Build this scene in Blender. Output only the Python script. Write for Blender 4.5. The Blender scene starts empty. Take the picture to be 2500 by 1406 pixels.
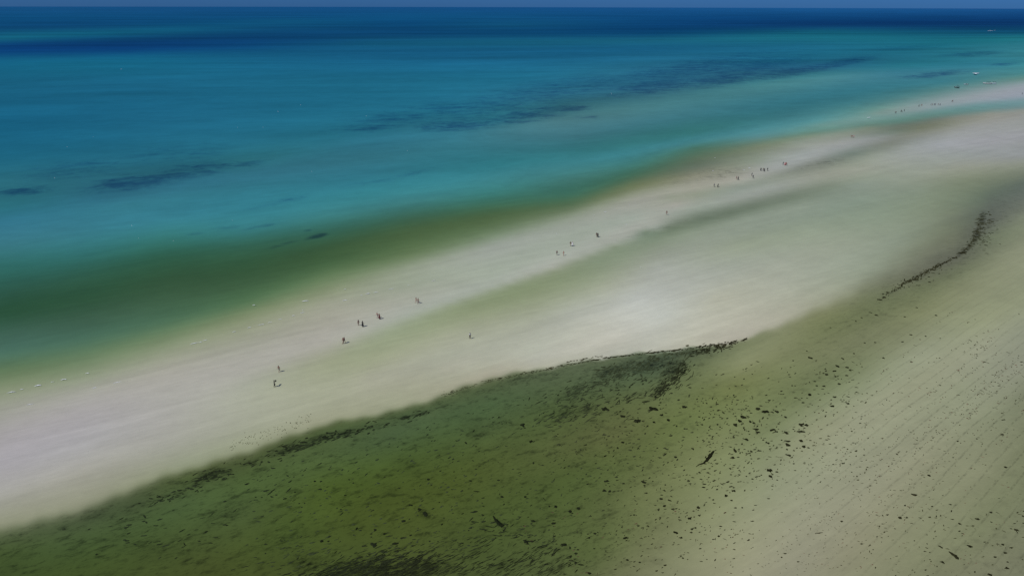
import bpy, bmesh, math, random
import numpy as np

random.seed(7)
rng = np.random.default_rng(7)
SC = bpy.context.scene
COL = SC.collection

# ------------------------------------------------------------------ camera
F_PX = 1690.0            # focal length of the drone camera, in photo pixels
H_CAM = 85.0             # height above the sea
R_END = 34000.0          # how far the sea goes
ROLL = math.atan(5.4 / 2500)
PITCH = math.atan((703 - 18.3) / F_PX) + math.atan(H_CAM / R_END)
CP, SP, CR, SR = math.cos(PITCH), math.sin(PITCH), math.cos(ROLL), math.sin(ROLL)

cam = bpy.data.cameras.new('camera')
cam.sensor_width = 36.0
cam.lens = 36.0 * F_PX / 2500
cam.clip_start = 1.0
cam.clip_end = 90000.0
cam_ob = bpy.data.objects.new('camera', cam)
COL.objects.link(cam_ob)
from mathutils import Matrix, Vector
right = Vector((CR, SR * SP, SR * CP))
up = Vector((-SR, CR * SP, CR * CP))
fwd = Vector((0, CP, -SP))
cam_ob.matrix_world = Matrix(((right.x, up.x, -fwd.x, 0), (right.y, up.y, -fwd.y, 0),
                              (right.z, up.z, -fwd.z, H_CAM), (0, 0, 0, 1)))
SC.camera = cam_ob

# ------------------------------------------------------------------ light
SKY_TINT = (0.108, 0.372, 1.14)
SUN_ELEV = math.radians(53)
SUN_XY = Vector((-0.84, -0.54)).normalized()
world = bpy.data.worlds.new('World')
SC.world = world
world.use_nodes = True
wn, wl = world.node_tree.nodes, world.node_tree.links
sky = wn.new('ShaderNodeTexSky')
sky.sky_type = 'NISHITA'
sky.sun_disc = False
sky.sun_elevation = SUN_ELEV
sky.sun_rotation = math.atan2(SUN_XY.x, SUN_XY.y)
sky.altitude = 50
sky.air_density = 1.0
sky.dust_density = 0.3
sky.ozone_density = 4.0
tint = wn.new('ShaderNodeMix')
tint.data_type = 'RGBA'
tint.blend_type = 'MULTIPLY'
tint.inputs['Factor'].default_value = 1.0
wl.new(sky.outputs['Color'], tint.inputs['A'])
tint.inputs['B'].default_value = (*SKY_TINT, 1)
bg = wn['Background']
bg.inputs['Strength'].default_value = 0.06
wl.new(tint.outputs['Result'], bg.inputs['Color'])

sun = bpy.data.lights.new('sun', 'SUN')
sun.energy = 3.6
sun.angle = math.radians(0.53)
sun.color = (1.0, 0.96, 0.90)
sun_ob = bpy.data.objects.new('sun', sun)
COL.objects.link(sun_ob)
sun_dir = Vector((-SUN_XY.x * math.cos(SUN_ELEV), -SUN_XY.y * math.cos(SUN_ELEV), -math.sin(SUN_ELEV)))
sun_ob.rotation_euler = sun_dir.to_track_quat('-Z', 'Y').to_euler()
sun_ob.location = (0, 0, 400)

vs = SC.view_settings
SC.display_settings.display_device = 'sRGB'
vs.view_transform = 'Standard'
vs.look = 'None'
vs.exposure = 0.0
vs.gamma = 1.0
vs.use_curve_mapping = False
SC.render.engine = 'CYCLES'
SC.cycles.max_bounces = 6
SC.cycles.transparent_max_bounces = 8
SC.cycles.use_denoising = False


# ------------------------------------------------------------------ helpers
def survey(px, py, z=0.0):
    """Ground point (metres, camera above the origin) of a point read off the photograph."""
    u, v = px - 1250, py - 703
    u, v = u * CR + v * SR, -u * SR + v * CR
    t = (z - H_CAM) / (-F_PX * SP - v * CP)
    return u * t, (F_PX * CP - v * SP) * t


def chart(x, y, z):
    """The inverse: chart coordinates of ground points (arrays)."""
    zz = z - H_CAM
    dep = y * CP - zz * SP
    u = F_PX * x / dep
    v = -F_PX * (y * SP + zz * CP) / dep
    return u * CR - v * SR + 1250, u * SR + v * CR + 703


def lin(c):
    c = np.asarray(c, float) / 255
    return np.where(c <= 0.04045, c / 12.92, ((c + 0.055) / 1.055) ** 2.4)


def tag(o, label=None, cat=None, group=None, kind=None):
    if label: o['label'] = label
    if cat: o['category'] = cat
    if group: o['group'] = group
    if kind: o['kind'] = kind
    return o


def link(name, me, mat=None, parent=None):
    o = bpy.data.objects.new(name, me)
    COL.objects.link(o)
    if mat is not None:
        if len(me.materials) == 0:
            me.materials.append(mat)
        elif me.materials[0] is not mat:
            o.material_slots[0].link = 'OBJECT'
            o.material_slots[0].material = mat
    if parent: o.parent = parent
    return o


def grid_mesh(name, P, closed=False):
    """Quad mesh from an (n, m, 3) array of points."""
    n, m = P.shape[:2]
    me = bpy.data.meshes.new(name)
    me.vertices.add(n * m)
    me.vertices.foreach_set('co', np.ascontiguousarray(P, dtype=np.float32).ravel())
    i, j = np.meshgrid(np.arange(n - 1), np.arange(m if closed else m - 1), indexing='ij')
    j2 = (j + 1) % m
    q = np.stack([i * m + j, i * m + j2, (i + 1) * m + j2, (i + 1) * m + j], -1).reshape(-1, 4)
    return quads(me, q)


def quads(me, q):
    k = q.shape[1]
    me.loops.add(q.size)
    me.polygons.add(len(q))
    me.loops.foreach_set('vertex_index', q.astype(np.int32).ravel())
    me.polygons.foreach_set('loop_start', np.arange(0, q.size, k, dtype=np.int32))
    me.polygons.foreach_set('use_smooth', np.ones(len(q), dtype=bool))
    me.update(calc_edges=True)
    return me


def col_attr(me, name, c):
    a = me.attributes.new(name, 'FLOAT_COLOR', 'POINT')
    d = np.ones((len(me.vertices), 4), np.float32)
    d[:, :c.shape[1]] = c
    a.data.foreach_set('color', d.ravel())


class Nodes:
    """Small helper for node trees."""
    def __init__(s, name):
        s.m = bpy.data.materials.new(name)
        s.m.use_nodes = True
        s.t = s.m.node_tree
        s.t.nodes.clear()
        s.out = s.t.nodes.new('ShaderNodeOutputMaterial')

    def n(s, kind, **kw):
        x = s.t.nodes.new('ShaderNode' + kind)
        for k, v in kw.items():
            if hasattr(x, k) and k not in x.inputs: setattr(x, k, v)
            else: s.put(x.inputs[k], v)
        return x

    def put(s, sock, v):
        if isinstance(v, bpy.types.NodeSocket): s.t.links.new(v, sock)
        else: sock.default_value = v

    def math(s, op, a, b=0.0, c=None, clamp=False):
        x = s.t.nodes.new('ShaderNodeMath')
        x.operation = op
        x.use_clamp = clamp
        s.put(x.inputs[0], a); s.put(x.inputs[1], b)
        if c is not None: s.put(x.inputs[2], c)
        return x.outputs[0]

    def noise(s, vec, scale, detail=2.0, rough=0.5, dist=0.0):
        x = s.n('TexNoise')
        s.put(x.inputs['Vector'], vec)
        x.inputs['Scale'].default_value = scale
        x.inputs['Detail'].default_value = detail
        x.inputs['Roughness'].default_value = rough
        x.inputs['Distortion'].default_value = dist
        return x.outputs['Fac']

    def ramp(s, v, lo, hi, a=0.0, b=1.0, smooth=True):
        x = s.n('MapRange')
        x.interpolation_type = 'SMOOTHSTEP' if smooth else 'LINEAR'
        s.put(x.inputs['Value'], v)
        x.inputs['From Min'].default_value = lo
        x.inputs['From Max'].default_value = hi
        x.inputs['To Min'].default_value = a
        x.inputs['To Max'].default_value = b
        return x.outputs['Result']

    def turned(s, vec, ang, sx, sy):
        """Coordinates turned so that x runs along compass bearing ANG, then scaled."""
        r = s.n('VectorRotate')
        r.rotation_type = 'Z_AXIS'
        s.put(r.inputs['Vector'], vec)
        r.inputs['Angle'].default_value = ang - math.pi / 2
        v = s.n('VectorMath')
        v.operation = 'MULTIPLY'
        s.put(v.inputs[0], r.outputs[0])
        v.inputs[1].default_value = (sx, sy, 1)
        return v.outputs[0]

    def tint(s, col, fac):
        """Colour times a scalar."""
        v = s.n('VectorMath')
        v.operation = 'SCALE'
        s.put(v.inputs[0], col)
        s.put(v.inputs['Scale'], fac)
        return v.outputs[0]


def plain(name, col, rough=0.7, var=0.12, scale=6.0, metal=0.0, bump=0.0):
    """Painted or woven surface with a little procedural unevenness."""
    k = Nodes(name)
    tc = k.n('TexCoord').outputs['Object']
    f = k.ramp(k.noise(tc, scale, 4.0), 0.25, 0.75, 1 - var, 1 + var, False)
    b = k.n('BsdfPrincipled')
    rgb = k.n('RGB')
    rgb.outputs[0].default_value = (*col, 1)
    k.put(b.inputs['Base Color'], k.tint(rgb.outputs[0], f))
    b.inputs['Roughness'].default_value = rough
    b.inputs['Metallic'].default_value = metal
    if bump:
        bp = k.n('Bump')
        bp.inputs['Strength'].default_value = bump
        k.put(bp.inputs['Height'], k.noise(tc, scale * 4, 3.0))
        k.put(b.inputs['Normal'], bp.outputs[0])
    k.put(k.out.inputs['Surface'], b.outputs[0])
    return k.m


# ------------------------------------------------------------------ the survey of bed and water colour
# Contours across the shallows, read off the photograph: (x, y, r, g, b) of what one sees there.
L1, L2 = [], []

def A(*k): L1.append(k)
def B(*k): L2.append(k)
A((0,20,25,79,132),(600,20,24,78,132),(1250,21,24,79,135),(2000,24,28,85,144),(2500,26,28,81,140))
A((0,45,19,76,125),(500,42,20,76,125),(1000,40,20,79,128),(1300,42,21,79,128),(1700,44,18,69,122),(2100,46,18,65,118),(2500,46,18,61,114))
A((0,70,18,71,117),(200,66,18,72,118),(420,58,18,75,121),(700,52,20,83,126),(1000,56,17,72,121))
A((0,95,24,96,127),(200,84,22,93,126),(420,74,21,88,125),(650,66,19,76,119),(1000,70,17,69,115),(1250,62,20,79,121),(1600,64,16,65,115),(2000,62,16,57,106),(2500,60,16,55,104))
A((0,112,15,61,116),(300,100,16,62,110),(600,90,16,64,111),(900,86,17,68,112),(1250,84,17,71,115),(1600,84,17,71,115),(2000,76,22,89,120),(2300,80,22,85,118),(2500,78,20,77,114))
A((0,128,15,64,118),(300,122,15,63,118),(600,112,17,71,122),(900,104,22,85,122),(1250,102,25,92,125),(1600,98,27,95,126),(1900,92,28,103,128),(2300,96,28,101,124),(2500,92,30,107,124))
A((0,146,22,92,130),(300,140,22,94,132),(600,132,23,89,130),(900,124,25,91,132),(1250,122,26,93,133),(1600,114,27,95,133),(2000,112,32,106,138),(2300,110,30,104,126),(2500,112,48,120,138))
A((0,200,28,98,132),(400,200,29,100,134),(800,200,31,104,136),(1250,190,33,108,140),(1500,180,42,110,140),(1700,162,42,106,136),(1900,148,32,102,132),(2100,138,34,102,130),(2300,138,38,110,132),(2500,130,54,124,140))
A((0,300,26,96,130),(400,290,31,100,132),(800,260,33,106,136),(1100,250,35,106,134),(1350,228,44,106,132),(1600,200,42,100,128),(1800,178,42,98,126),(2000,166,41,96,126),(2200,160,40,112,132),(2400,158,50,120,142),(2500,156,58,128,142))
A((0,380,30,98,126),(300,370,34,100,126),(600,350,38,106,130),(800,330,38,106,128),(1000,305,40,104,126),(1200,295,43,106,124),(1400,265,57,108,119),(1600,222,56,112,134),(1800,196,52,110,126),(2000,178,51,112,128))
A((0,440,42,104,122),(250,440,42,100,118),(420,425,40,96,114),(600,395,44,106,120),(900,345,46,110,132),(1100,330,52,116,136),(1350,292,72,120,131),(1500,275,72,122,131),(1700,232,71,130,142),(1900,205,73,132,142),(2050,185,69,128,142),(2200,178,57,118,140),(2500,178,73,134,142))
A((0,505,42,106,120),(250,485,46,104,126),(500,440,48,108,130),(800,395,50,110,128),(1100,365,50,114,130),(1400,330,62,114,127),(1700,280,60,116,129),(1900,250,58,122,138),(2100,215,57,122,140),(2300,200,63,128,144),(2500,192,101,138,134))
A((0,540,52,116,140),(300,500,52,118,136),(600,460,48,114,132),(900,425,46,110,128),(1200,400,46,114,126),(1400,380,51,114,123),(1700,320,54,114,117),(1900,285,59,116,127),(2100,250,69,126,136),(2300,222,93,134,136))
A((0,590,60,122,138),(300,545,56,124,142),(600,510,52,122,138),(900,470,54,126,138),(1100,445,58,130,142),(1300,415,63,128,137),(1500,380,61,128,139),(1700,345,70,130,139),(1850,318,76,134,143),(2000,295,87,142,148),(2150,265,108,148,143))
A((0,650,48,104,100),(200,620,50,108,108),(400,580,54,116,114),(600,560,56,120,126),(800,520,62,128,134),(1000,490,64,126,130),(1200,468,62,127,126),(1400,436,65,115,111),(1550,400,66,121,118),(1700,362,74,112,98),(1850,335,91,136,140),(2000,315,99,144,138))
A((0,715,45,84,70),(200,675,47,88,72),(400,625,48,92,74),(600,595,52,98,84),(800,570,54,96,80),(1000,528,58,96,80),(1200,498,62,104,86),(1400,474,63,106,90),(1550,424,67,104,86),(1700,388,92,111,92),(1850,355,113,127,107),(1980,330,119,137,118))
A((0,765,41,76,54),(200,735,45,78,56),(400,680,49,80,56),(600,650,50,82,56),(800,605,56,84,56),(1000,560,68,93,62),(1200,524,74,98,66),(1400,498,84,108,80),(1550,445,98,113,86),(1700,407,99,112,99),(1850,370,123,134,118))
A((0,815,61,94,80),(200,785,61,92,74),(400,740,63,94,70),(600,700,63,92,64),(800,640,66,94,62),(1000,590,78,102,68),(1200,552,90,112,80),(1400,513,108,123,98),(1550,457,110,121,90),(1700,427,132,134,118),(1850,390,132,144,131))
A((0,860,74,110,96),(200,830,74,108,90),(400,785,76,108,84),(600,735,80,110,78),(800,670,92,116,82),(1000,625,104,124,90),(1200,576,117,135,110),(1400,527,137,148,132),(1550,470,134,142,122),(1700,445,150,152,140),(1800,425,142,145,134))
A((0,905,96,120,88),(200,870,100,124,94),(400,820,108,129,97),(600,765,117,132,100),(800,710,133,145,116),(1000,655,146,156,138),(1200,600,147,155,147),(1400,548,149,157,148),(1550,488,152,155,146),(1700,462,155,157,146))
A((0,950,131,143,116),(200,915,133,145,120),(400,860,142,151,128),(600,800,144,151,128),(800,740,153,157,140),(1000,690,150,160,143),(1200,635,157,166,156),(1400,575,152,162,151),(1550,530,152,162,153),(1650,500,163,163,156))
A((0,990,150,154,141),(200,955,159,161,152),(400,905,161,161,152),(600,850,157,159,148),(800,790,161,161,150),(1000,730,160,164,153),(1200,670,156,166,153),(1400,605,158,166,157),(1550,560,164,168,161))
A((0,1060,160,158,160),(200,1010,164,162,164),(400,960,167,167,162),(600,900,167,167,160),(800,840,167,167,158),(1000,770,160,168,157),(1200,705,158,166,155),(1350,655,164,168,159),(1500,595,160,168,159),(1600,555,158,166,159))
A((0,1130,164,162,168),(200,1090,164,164,166),(400,1030,164,164,160),(600,960,165,169,154))
A((0,1200,160,160,156),(200,1150,160,160,152),(400,1095,158,160,150),(600,1040,159,163,146),(800,985,161,165,144),(1000,935,163,165,146),(1200,880,166,170,155))
A((600,940,163,167,154),(800,880,153,159,134),(950,806,148,159,135),(1100,748,141,153,126),(1250,695,132,145,119),(1350,661,135,146,123),(1450,622,130,143,122))
A((700,960,161,165,146),(900,890,155,161,136),(1100,820,161,166,146),(1300,750,150,158,135),(1450,690,148,158,136),(1600,620,145,153,140),(2100,490,130,145,132),(2250,460,131,143,128))
A((900,920,163,165,148),(1100,870,164,168,153),(1300,810,166,170,157),(1400,760,166,171,161),(1480,700,161,167,150),(1600,655,161,167,160),(1800,600,145,155,137),(2000,560,143,155,138),(2150,530,136,150,133),(2280,500,126,138,119))
A((1100,905,169,169,154),(1300,855,174,178,165),(1450,800,181,183,172),(1550,730,180,185,181),(1650,690,167,172,165),(1800,650,156,163,152),(2000,610,150,158,143),(2200,560,136,148,131),(2320,520,119,129,110))
A((1300,880,176,178,167),(1500,835,185,185,174),(1620,770,186,191,185),(1750,730,175,177,162),(1900,690,162,167,154),(2050,640,152,161,146),(2200,590,134,145,129),(2300,560,117,126,106),(2350,525,108,117,103))
A((0,1272,142,145,125),(110,1250,144,147,127),(227,1217,144,147,127),(340,1180,142,147,123),(454,1132,144,151,128),(600,1080,148,154,131),(789,1028,151,154,131),(962,985,155,159,136),(1200,912,165,163,146),(1342,886,168,170,155),(1484,862,174,176,165),(1600,850,174,176,165),(1684,842,179,179,164),(1800,826,173,171,158),(1900,784,167,167,152),(2017,732,155,159,140),(2135,660,141,151,134),(2252,615,124,131,111),(2330,585,113,119,99),(2380,530,98,108,94),(2410,480,98,112,98),(2500,450,94,108,98))
A((2150,275,128,152,148),(2250,258,134,153,157),(2350,238,140,154,160),(2430,222,142,154,162),(2500,208,144,156,166))  # far sand: bluish cast of distance and wet sheen put into the bed colour
A((2150,284,114,150,148),(2250,268,134,152,156),(2350,252,138,154,162),(2430,243,142,154,166),(2500,236,142,154,168))
A((2000,306,111,150,146),(2100,296,115,152,149),(2200,282,113,147,145),(2300,266,110,146,149),(2400,256,107,147,152),(2500,248,112,148,155))
A((2000,320,103,140,132),(2100,306,103,138,130),(2200,296,94,130,122),(2300,282,102,134,128),(2400,270,109,140,140),(2500,262,114,142,147))
A((1950,345,134,146,136),(2050,325,132,144,133),(2120,312,120,133,119),(2200,306,106,117,108),(2280,292,110,119,113),(2340,285,126,132,125),(2420,275,137,142,135),(2500,268,139,144,140))
A((1880,380,139,148,140),(2000,348,144,151,144),(2100,330,130,140,133),(2180,322,107,122,112),(2250,312,110,117,101),(2300,300,115,122,108),(2350,298,135,140,131),(2420,290,144,147,142),(2500,285,146,150,149))
A((1960,375,150,158,157),(2060,345,154,158,157),(2150,338,141,147,147),(2230,330,129,134,125),(2300,318,137,142,135),(2380,310,148,152,153),(2500,305,147,152,152))
A((2240,345,139,146,144),(2320,335,151,156,158),(2500,330,153,156,162))
A((2130,375,135,144,134),(2220,360,150,157,156),(2300,352,157,162,168),(2400,350,153,156,162),(2500,355,147,152,154))
A((2100,400,148,156,143),(2200,380,150,157,154),(2350,375,145,152,152),(2500,380,144,149,152))
A((2100,440,139,150,136),(2250,420,148,156,145),(2350,405,146,151,141),(2500,405,137,144,131))
A((2250,440,139,148,134),(2350,440,126,136,117),(2500,430,113,123,107))


A((1500,585,157,161,153),(1600,538,157,161,153),(1700,453,154,155,143),(1800,437,163,163,155),(1900,408,156,162,162),(2000,378,151,157,157),(2100,343,145,151,152))
A((1640,480,143,151,135),(1700,474,140,148,132),(1800,460,137,148,139),(1900,433,136,144,133),(2000,398,120,127,119),(2080,375,111,125,118),(2170,352,118,125,116),(2240,340,135,142,141))
A((1640,520,151,159,151),(1700,507,149,159,149),(1800,483,152,159,153),(1900,456,150,157,152),(2000,428,149,154,143),(2100,415,149,154,143))
A((1500,603,127,141,120),(1567,571,107,127,107),(1640,556,101,115,97),(1717,536,99,113,97),(1840,505,103,116,101),(1930,482,110,123,108),(2016,458,120,132,118),(2100,448,136,148,138))
A((1450,640,129,143,121),(1550,606,129,143,123),(1650,575,132,145,127),(1750,548,135,147,132),(1850,525,137,149,136),(1950,505,139,151,138))
B((0,1312,73,87,57),(110,1292,72,86,57),(227,1262,69,83,55),(340,1226,69,83,53),(454,1166,71,85,48),(600,1116,71,82,50),(789,1056,74,90,54),(962,1012,71,87,55),(1200,934,81,94,64),(1342,903,85,98,72),(1484,877,87,98,74),(1600,864,83,96,74),(1684,856,83,94,72),(1817,838,117,125,94),(1900,808,124,130,100),(2017,764,120,126,91),(2135,718,105,113,85),(2252,660,97,100,86),(2330,628,89,92,82),(2389,558,87,92,86),(2440,500,97,104,98),(2500,470,101,108,104))
B((0,1350,65,82,43),(150,1330,67,85,48),(300,1290,69,87,50),(454,1220,72,91,54),(600,1160,73,91,50),(789,1110,75,93,54),(962,1060,72,91,59),(1100,1000,74,93,61),(1200,980,73,93,61),(1342,950,78,93,63),(1484,920,83,98,70),(1600,905,77,92,68),(1684,900,97,108,74),(1817,885,134,140,106),(1920,850,122,128,95),(2017,800,112,120,85),(2135,760,107,115,84),(2252,700,105,113,85),(2340,660,105,113,89),(2420,580,110,120,98),(2500,530,124,132,114))
B((0,1406,62,78,39),(200,1390,64,80,38),(400,1330,67,82,42),(600,1260,71,87,48),(800,1190,72,89,38),(1000,1120,70,87,42),(1200,1050,74,90,53),(1350,1010,76,91,53),(1500,980,84,95,59),(1650,960,99,110,72),(1800,940,112,120,77),(1920,900,117,125,90),(2017,860,115,121,90),(2135,810,117,123,94),(2252,760,124,130,98),(2380,680,129,135,109),(2500,600,134,140,118))
B((300,1440,63,76,35),(500,1380,67,78,37),(700,1310,69,85,39),(900,1240,69,82,34),(1100,1170,71,84,37),(1300,1100,78,90,50),(1500,1060,92,99,61),(1650,1040,102,114,69),(1800,1010,115,125,84),(1950,960,110,120,84),(2050,920,115,125,92),(2200,850,132,138,112),(2350,760,137,143,115),(2500,680,137,143,119))
B((600,1450,67,76,35),(800,1390,69,82,39),(1000,1310,71,83,38),(1200,1230,72,86,42),(1400,1160,76,90,48),(1600,1110,98,108,66),(1750,1080,120,128,89),(1880,1050,117,127,92),(1960,1020,130,138,107),(2100,950,137,145,117),(2250,860,144,150,127),(2400,780,142,148,120),(2500,740,139,145,120))
B((1000,1406,70,80,40),(1200,1330,72,86,44),(1400,1260,78,91,50),(1600,1190,108,116,77),(1750,1150,127,135,97),(1880,1110,130,138,107),(1980,1060,141,145,117),(2100,1010,147,151,127),(2250,930,145,149,125),(2400,850,149,153,132),(2500,810,139,145,126))
B((1300,1406,78,90,52),(1450,1350,84,96,56),(1600,1300,113,119,84),(1750,1240,134,140,106),(1900,1180,139,145,119),(2050,1110,147,151,127),(2200,1030,147,151,127),(2350,950,141,147,123),(2500,890,139,143,126))
B((1500,1440,110,114,83),(1650,1380,129,133,103),(1800,1330,147,149,121),(1950,1260,145,147,125),(2100,1190,145,147,125),(2250,1120,143,145,121),(2400,1020,135,141,116),(2500,980,120,126,103))
B((1800,1440,147,147,123),(1950,1380,143,143,123),(2100,1320,141,141,117),(2250,1240,135,139,112),(2400,1150,132,136,110),(2500,1100,120,126,99))
B((2100,1440,130,132,107),(2250,1380,125,129,102),(2400,1290,122,128,99),(2500,1230,117,123,96))
B((2350,1440,120,122,99),(2500,1380,117,121,98))  # darker corner: lens vignetting carried in the bed colour

EDGE=[(-400,1390),(0,1293),(227,1238),(454,1148),(789,1042),(962,1000),(1200,926),(1342,897),(1484,872),(1600,859),(1684,850),(1750,843),(1817,831),(1900,796),(2017,748),(2135,692),(2252,640),(2330,606),(2385,545),(2420,500),(2500,460),(3000,380)]
WID=[(-400,18),(0,17),(227,15),(454,12),(789,8),(1200,7),(1342,5),(1484,3),(1684,2.5),(1817,4),(1900,9),(2017,16),(2135,34),(2300,42),(2400,44),(2500,48)]

def warp(x, y):
    k = 2950 / (4200 - np.minimum(x, 3600))
    Y = (y - 20) * k
    return np.stack([x * 0.22, np.where(Y > 0, np.log1p(np.maximum(Y, 0) / 120) * 420, Y * 3.5)], -1)


LX = np.arange(-600, 3101, 15.0)
LY = np.concatenate([np.arange(14, 60, 2.5), np.arange(60, 200, 4), np.arange(200, 520, 7), np.arange(520, 1500, 12.0)])


def lattice(lines):
    """Smooth field through the contours (radial basis functions), sampled on a lattice."""
    pts = []
    for k in lines:
        k = np.array(k, float)
        for a, b in zip(k[:-1], k[1:]):
            n = max(1, int(abs(b[0] - a[0]) / 50))
            pts += [a + (b - a) * i / n for i in range(n)]
        pts.append(k[-1])
    K = np.array(pts)
    p, v = warp(K[:, 0], K[:, 1]), K[:, 2:] / 255
    n = len(p)

    def dist(a, b):
        return np.sqrt(np.maximum((a ** 2).sum(1)[:, None] + (b ** 2).sum(1)[None] - 2 * a @ b.T, 0))
    M = np.zeros((n + 1, n + 1))
    M[:n, :n] = -dist(p, p) + np.eye(n) * 0.4
    M[:n, n] = 1
    M[n, :n] = 1
    R = np.zeros((n + 1, 3))
    R[:n] = v
    Wt = np.linalg.solve(M, R)
    gx, gy = np.meshgrid(LX, LY)
    q = warp(gx.ravel(), gy.ravel())
    out = np.concatenate([-dist(q[i:i + 6000], p) @ Wt[:-1] + Wt[-1] for i in range(0, len(q), 6000)])
    return np.clip(out, 0.01, 0.95).reshape(len(LY), len(LX), 3)


LAT1, LAT2 = lattice(L1), lattice(L2)
EDGE, WID = np.array(EDGE, float), np.array(WID, float)


def sample(lat, x, y):
    fx = np.clip((x - LX[0]) / 15.0, 0, len(LX) - 1.001)
    fy = np.clip(np.interp(y, LY, np.arange(len(LY))), 0, len(LY) - 1.001)
    ix, iy = fx.astype(int), fy.astype(int)
    tx, ty = (fx - ix)[:, None], (fy - iy)[:, None]
    return ((lat[iy, ix] * (1 - tx) + lat[iy, ix + 1] * tx) * (1 - ty)
            + (lat[iy + 1, ix] * (1 - tx) + lat[iy + 1, ix + 1] * tx) * ty)


def edge_mix(x, y):
    """0 on the sand bar and in the sea, 1 in the pool in front of the bar."""
    ye = np.interp(x, EDGE[:, 0], EDGE[:, 1]) + 2.2 * np.sin(x / 23.) + 1.6 * np.sin(x / 9.7 + 1) + 4 * np.sin(x / 71.)*np.clip((1500-x)/400,0,1)
    w = np.interp(x, WID[:, 0], WID[:, 1])
    return 1 / (1 + np.exp(np.clip(-(y - ye) / w * 2.2, -40, 40)))


def seen(x, y):
    """What one sees at a chart point: linear colour, pool share."""
    t = edge_mix(x, y)[:, None]
    s = sample(LAT1, x, y) * (1 - t) + sample(LAT2, x, y) * t
    return np.where(s <= 0.04045, s / 12.92, ((s + 0.055) / 1.055) ** 2.4), t[:, 0]


SIGMA = np.array([0.42, 0.075, 0.055])      # absorption of the water per metre
PATH = 1.2                                   # slant of the light under water


def depth(x, y):
    """Water depth (negative: the sand stands out of the water), from how far red is lost against green."""
    c, t = seen(x, y)
    return np.clip(np.log(np.maximum(c[:, 1], 1e-4) / np.maximum(c[:, 0], 1e-4)) / (2 * PATH * (SIGMA[0] - SIGMA[1])), -0.12, 3.2)


def blobs(x, y, L):
    w = np.zeros_like(x)
    for bx, by, rx, ry, sl, s in L:
        dy = (y - by - sl * (x - bx)) / ry
        w = np.maximum(w, s * np.exp(-((x - bx) / rx) ** 2 - np.where(dy > 0, (dy * 1.0) ** 2, dy ** 2)))
    return w


# seagrass meadows on the sea bed: (x, y, half width, half height, slope, density)
MEADOW = [(330, 445, 150, 22, -.10, .72), (60, 466, 90, 16, -.06, .66), (470, 415, 160, 26, -.12, .55), (610, 400, 60, 10, -.12, .6),
          (180, 415, 200, 34, -.1, .42), (420, 380, 260, 40, -.1, .34), (900, 312, 140, 18, -.05, .45), (1120, 306, 150, 18, -.05, .62), (1300, 280, 140, 22, -.16, .66),
          (1150, 265, 320, 44, -.1, .44), (1400, 266, 70, 9, -.08, .66), (1435, 287, 40, 6, 0, .6), (1600, 212, 170, 26, -.12, .58), (1760, 196, 150, 20, -.13, .66),
          (1930, 178, 130, 16, -.14, .64), (2060, 153, 110, 14, -.16, .58), (1700, 165, 320, 34, -.14, .5), (1350, 225, 380, 50, -.16, .42), (1000, 285, 260, 34, -.1, .42), (1850, 160, 200, 30, -.14, .5), (2300, 180, 90, 9, -.08, .66), (2240, 188, 60, 6, 0, .62),
          (2450, 158, 50, 5, -.05, .66), (2380, 132, 110, 10, -.05, .52), (2200, 118, 160, 10, -.05, .42), (772, 577, 32, 7, -.24, .85), (752, 562, 16, 5, -.2, .6), (690, 598, 60, 6, -.25, .5),
          (640, 552, 60, 7, -.2, .42), (560, 555, 60, 8, -.1, .4), (480, 570, 30, 5, -.1, .4), (700, 490, 140, 12, -.22, .36), (950, 435, 180, 12, -.2, .36)]
# beds of soft weed and fine litter in the pool
STAIN = [(515, 1158, 46, 15, -.25, 1.), (470, 1180, 40, 12, -.25, .8), (700, 1098, 60, 13, -.3, .85), (775, 1074, 60, 13, -.28, .95), (840, 1057, 60, 10, -.25, .9), (905, 1043, 50, 8, -.25, .6),
         (155, 1290, 16, 6, -.1, .9), (420, 1210, 60, 12, -.25, .5), (620, 1128, 50, 9, -.25, .6), (330, 1235, 70, 12, -.25, .5), (1010, 1013, 60, 7, -.28, .6), (220, 1262, 60, 10, -.2, .5),
         (1640, 905, 34, 22, -.6, .95), (1612, 948, 26, 18, -.8, .8), (1590, 890, 70, 18, -.2, .95), (1500, 905, 80, 20, -.25, .85), (1680, 862, 70, 8, -.14, .8), (1420, 950, 80, 22, -.4, .6), (1300, 920, 90, 14, -.22, .5),
         (890, 1396, 120, 34, -.10, 1.), (1020, 1390, 110, 24, -.1, .85), (760, 1370, 70, 30, -.2, .6), (1240, 1376, 90, 22, -.3, .45), (1350, 1392, 60, 18, -.3, .55), (1222, 1276, 26, 16, .5, .6), (1035, 1252, 26, 16, .5, .7),
         (690, 1310, 90, 40, -.3, .5), (400, 1330, 140, 30, -.1, .45), (560, 1250, 90, 40, -.4, .45), (1180, 1050, 80, 26, -.3, .4), (1390, 1010, 90, 26, -.3, .45),
         (2180, 712, 34, 6, -.5, .6), (2240, 677, 36, 6, -.45, .7), (2300, 645, 36, 6, -.5, .6), (2350, 615, 22, 8, -.8, .7), (2384, 575, 10, 22, -1, .8), (2398, 535, 11, 18, 0, .75)]
# dark wisps of fine debris in the wet sand
WISPS = [(1750, 425, 70, 14, -.12, .9), (1690, 437, 90, 14, -.15, .5), (2022, 397, 45, 8, -.1, .9), (1960, 408, 60, 6, -.28, .55), (1640, 548, 60, 6, -.3, .6), (1570, 570, 70, 5, -.3, .4)]
E_SUN = np.array((0.91, 0.92, 1.11))    # light falling on the bed
SPEC = np.array((0.002, 0.006, 0.022))   # sky mirrored at grazing view


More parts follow.
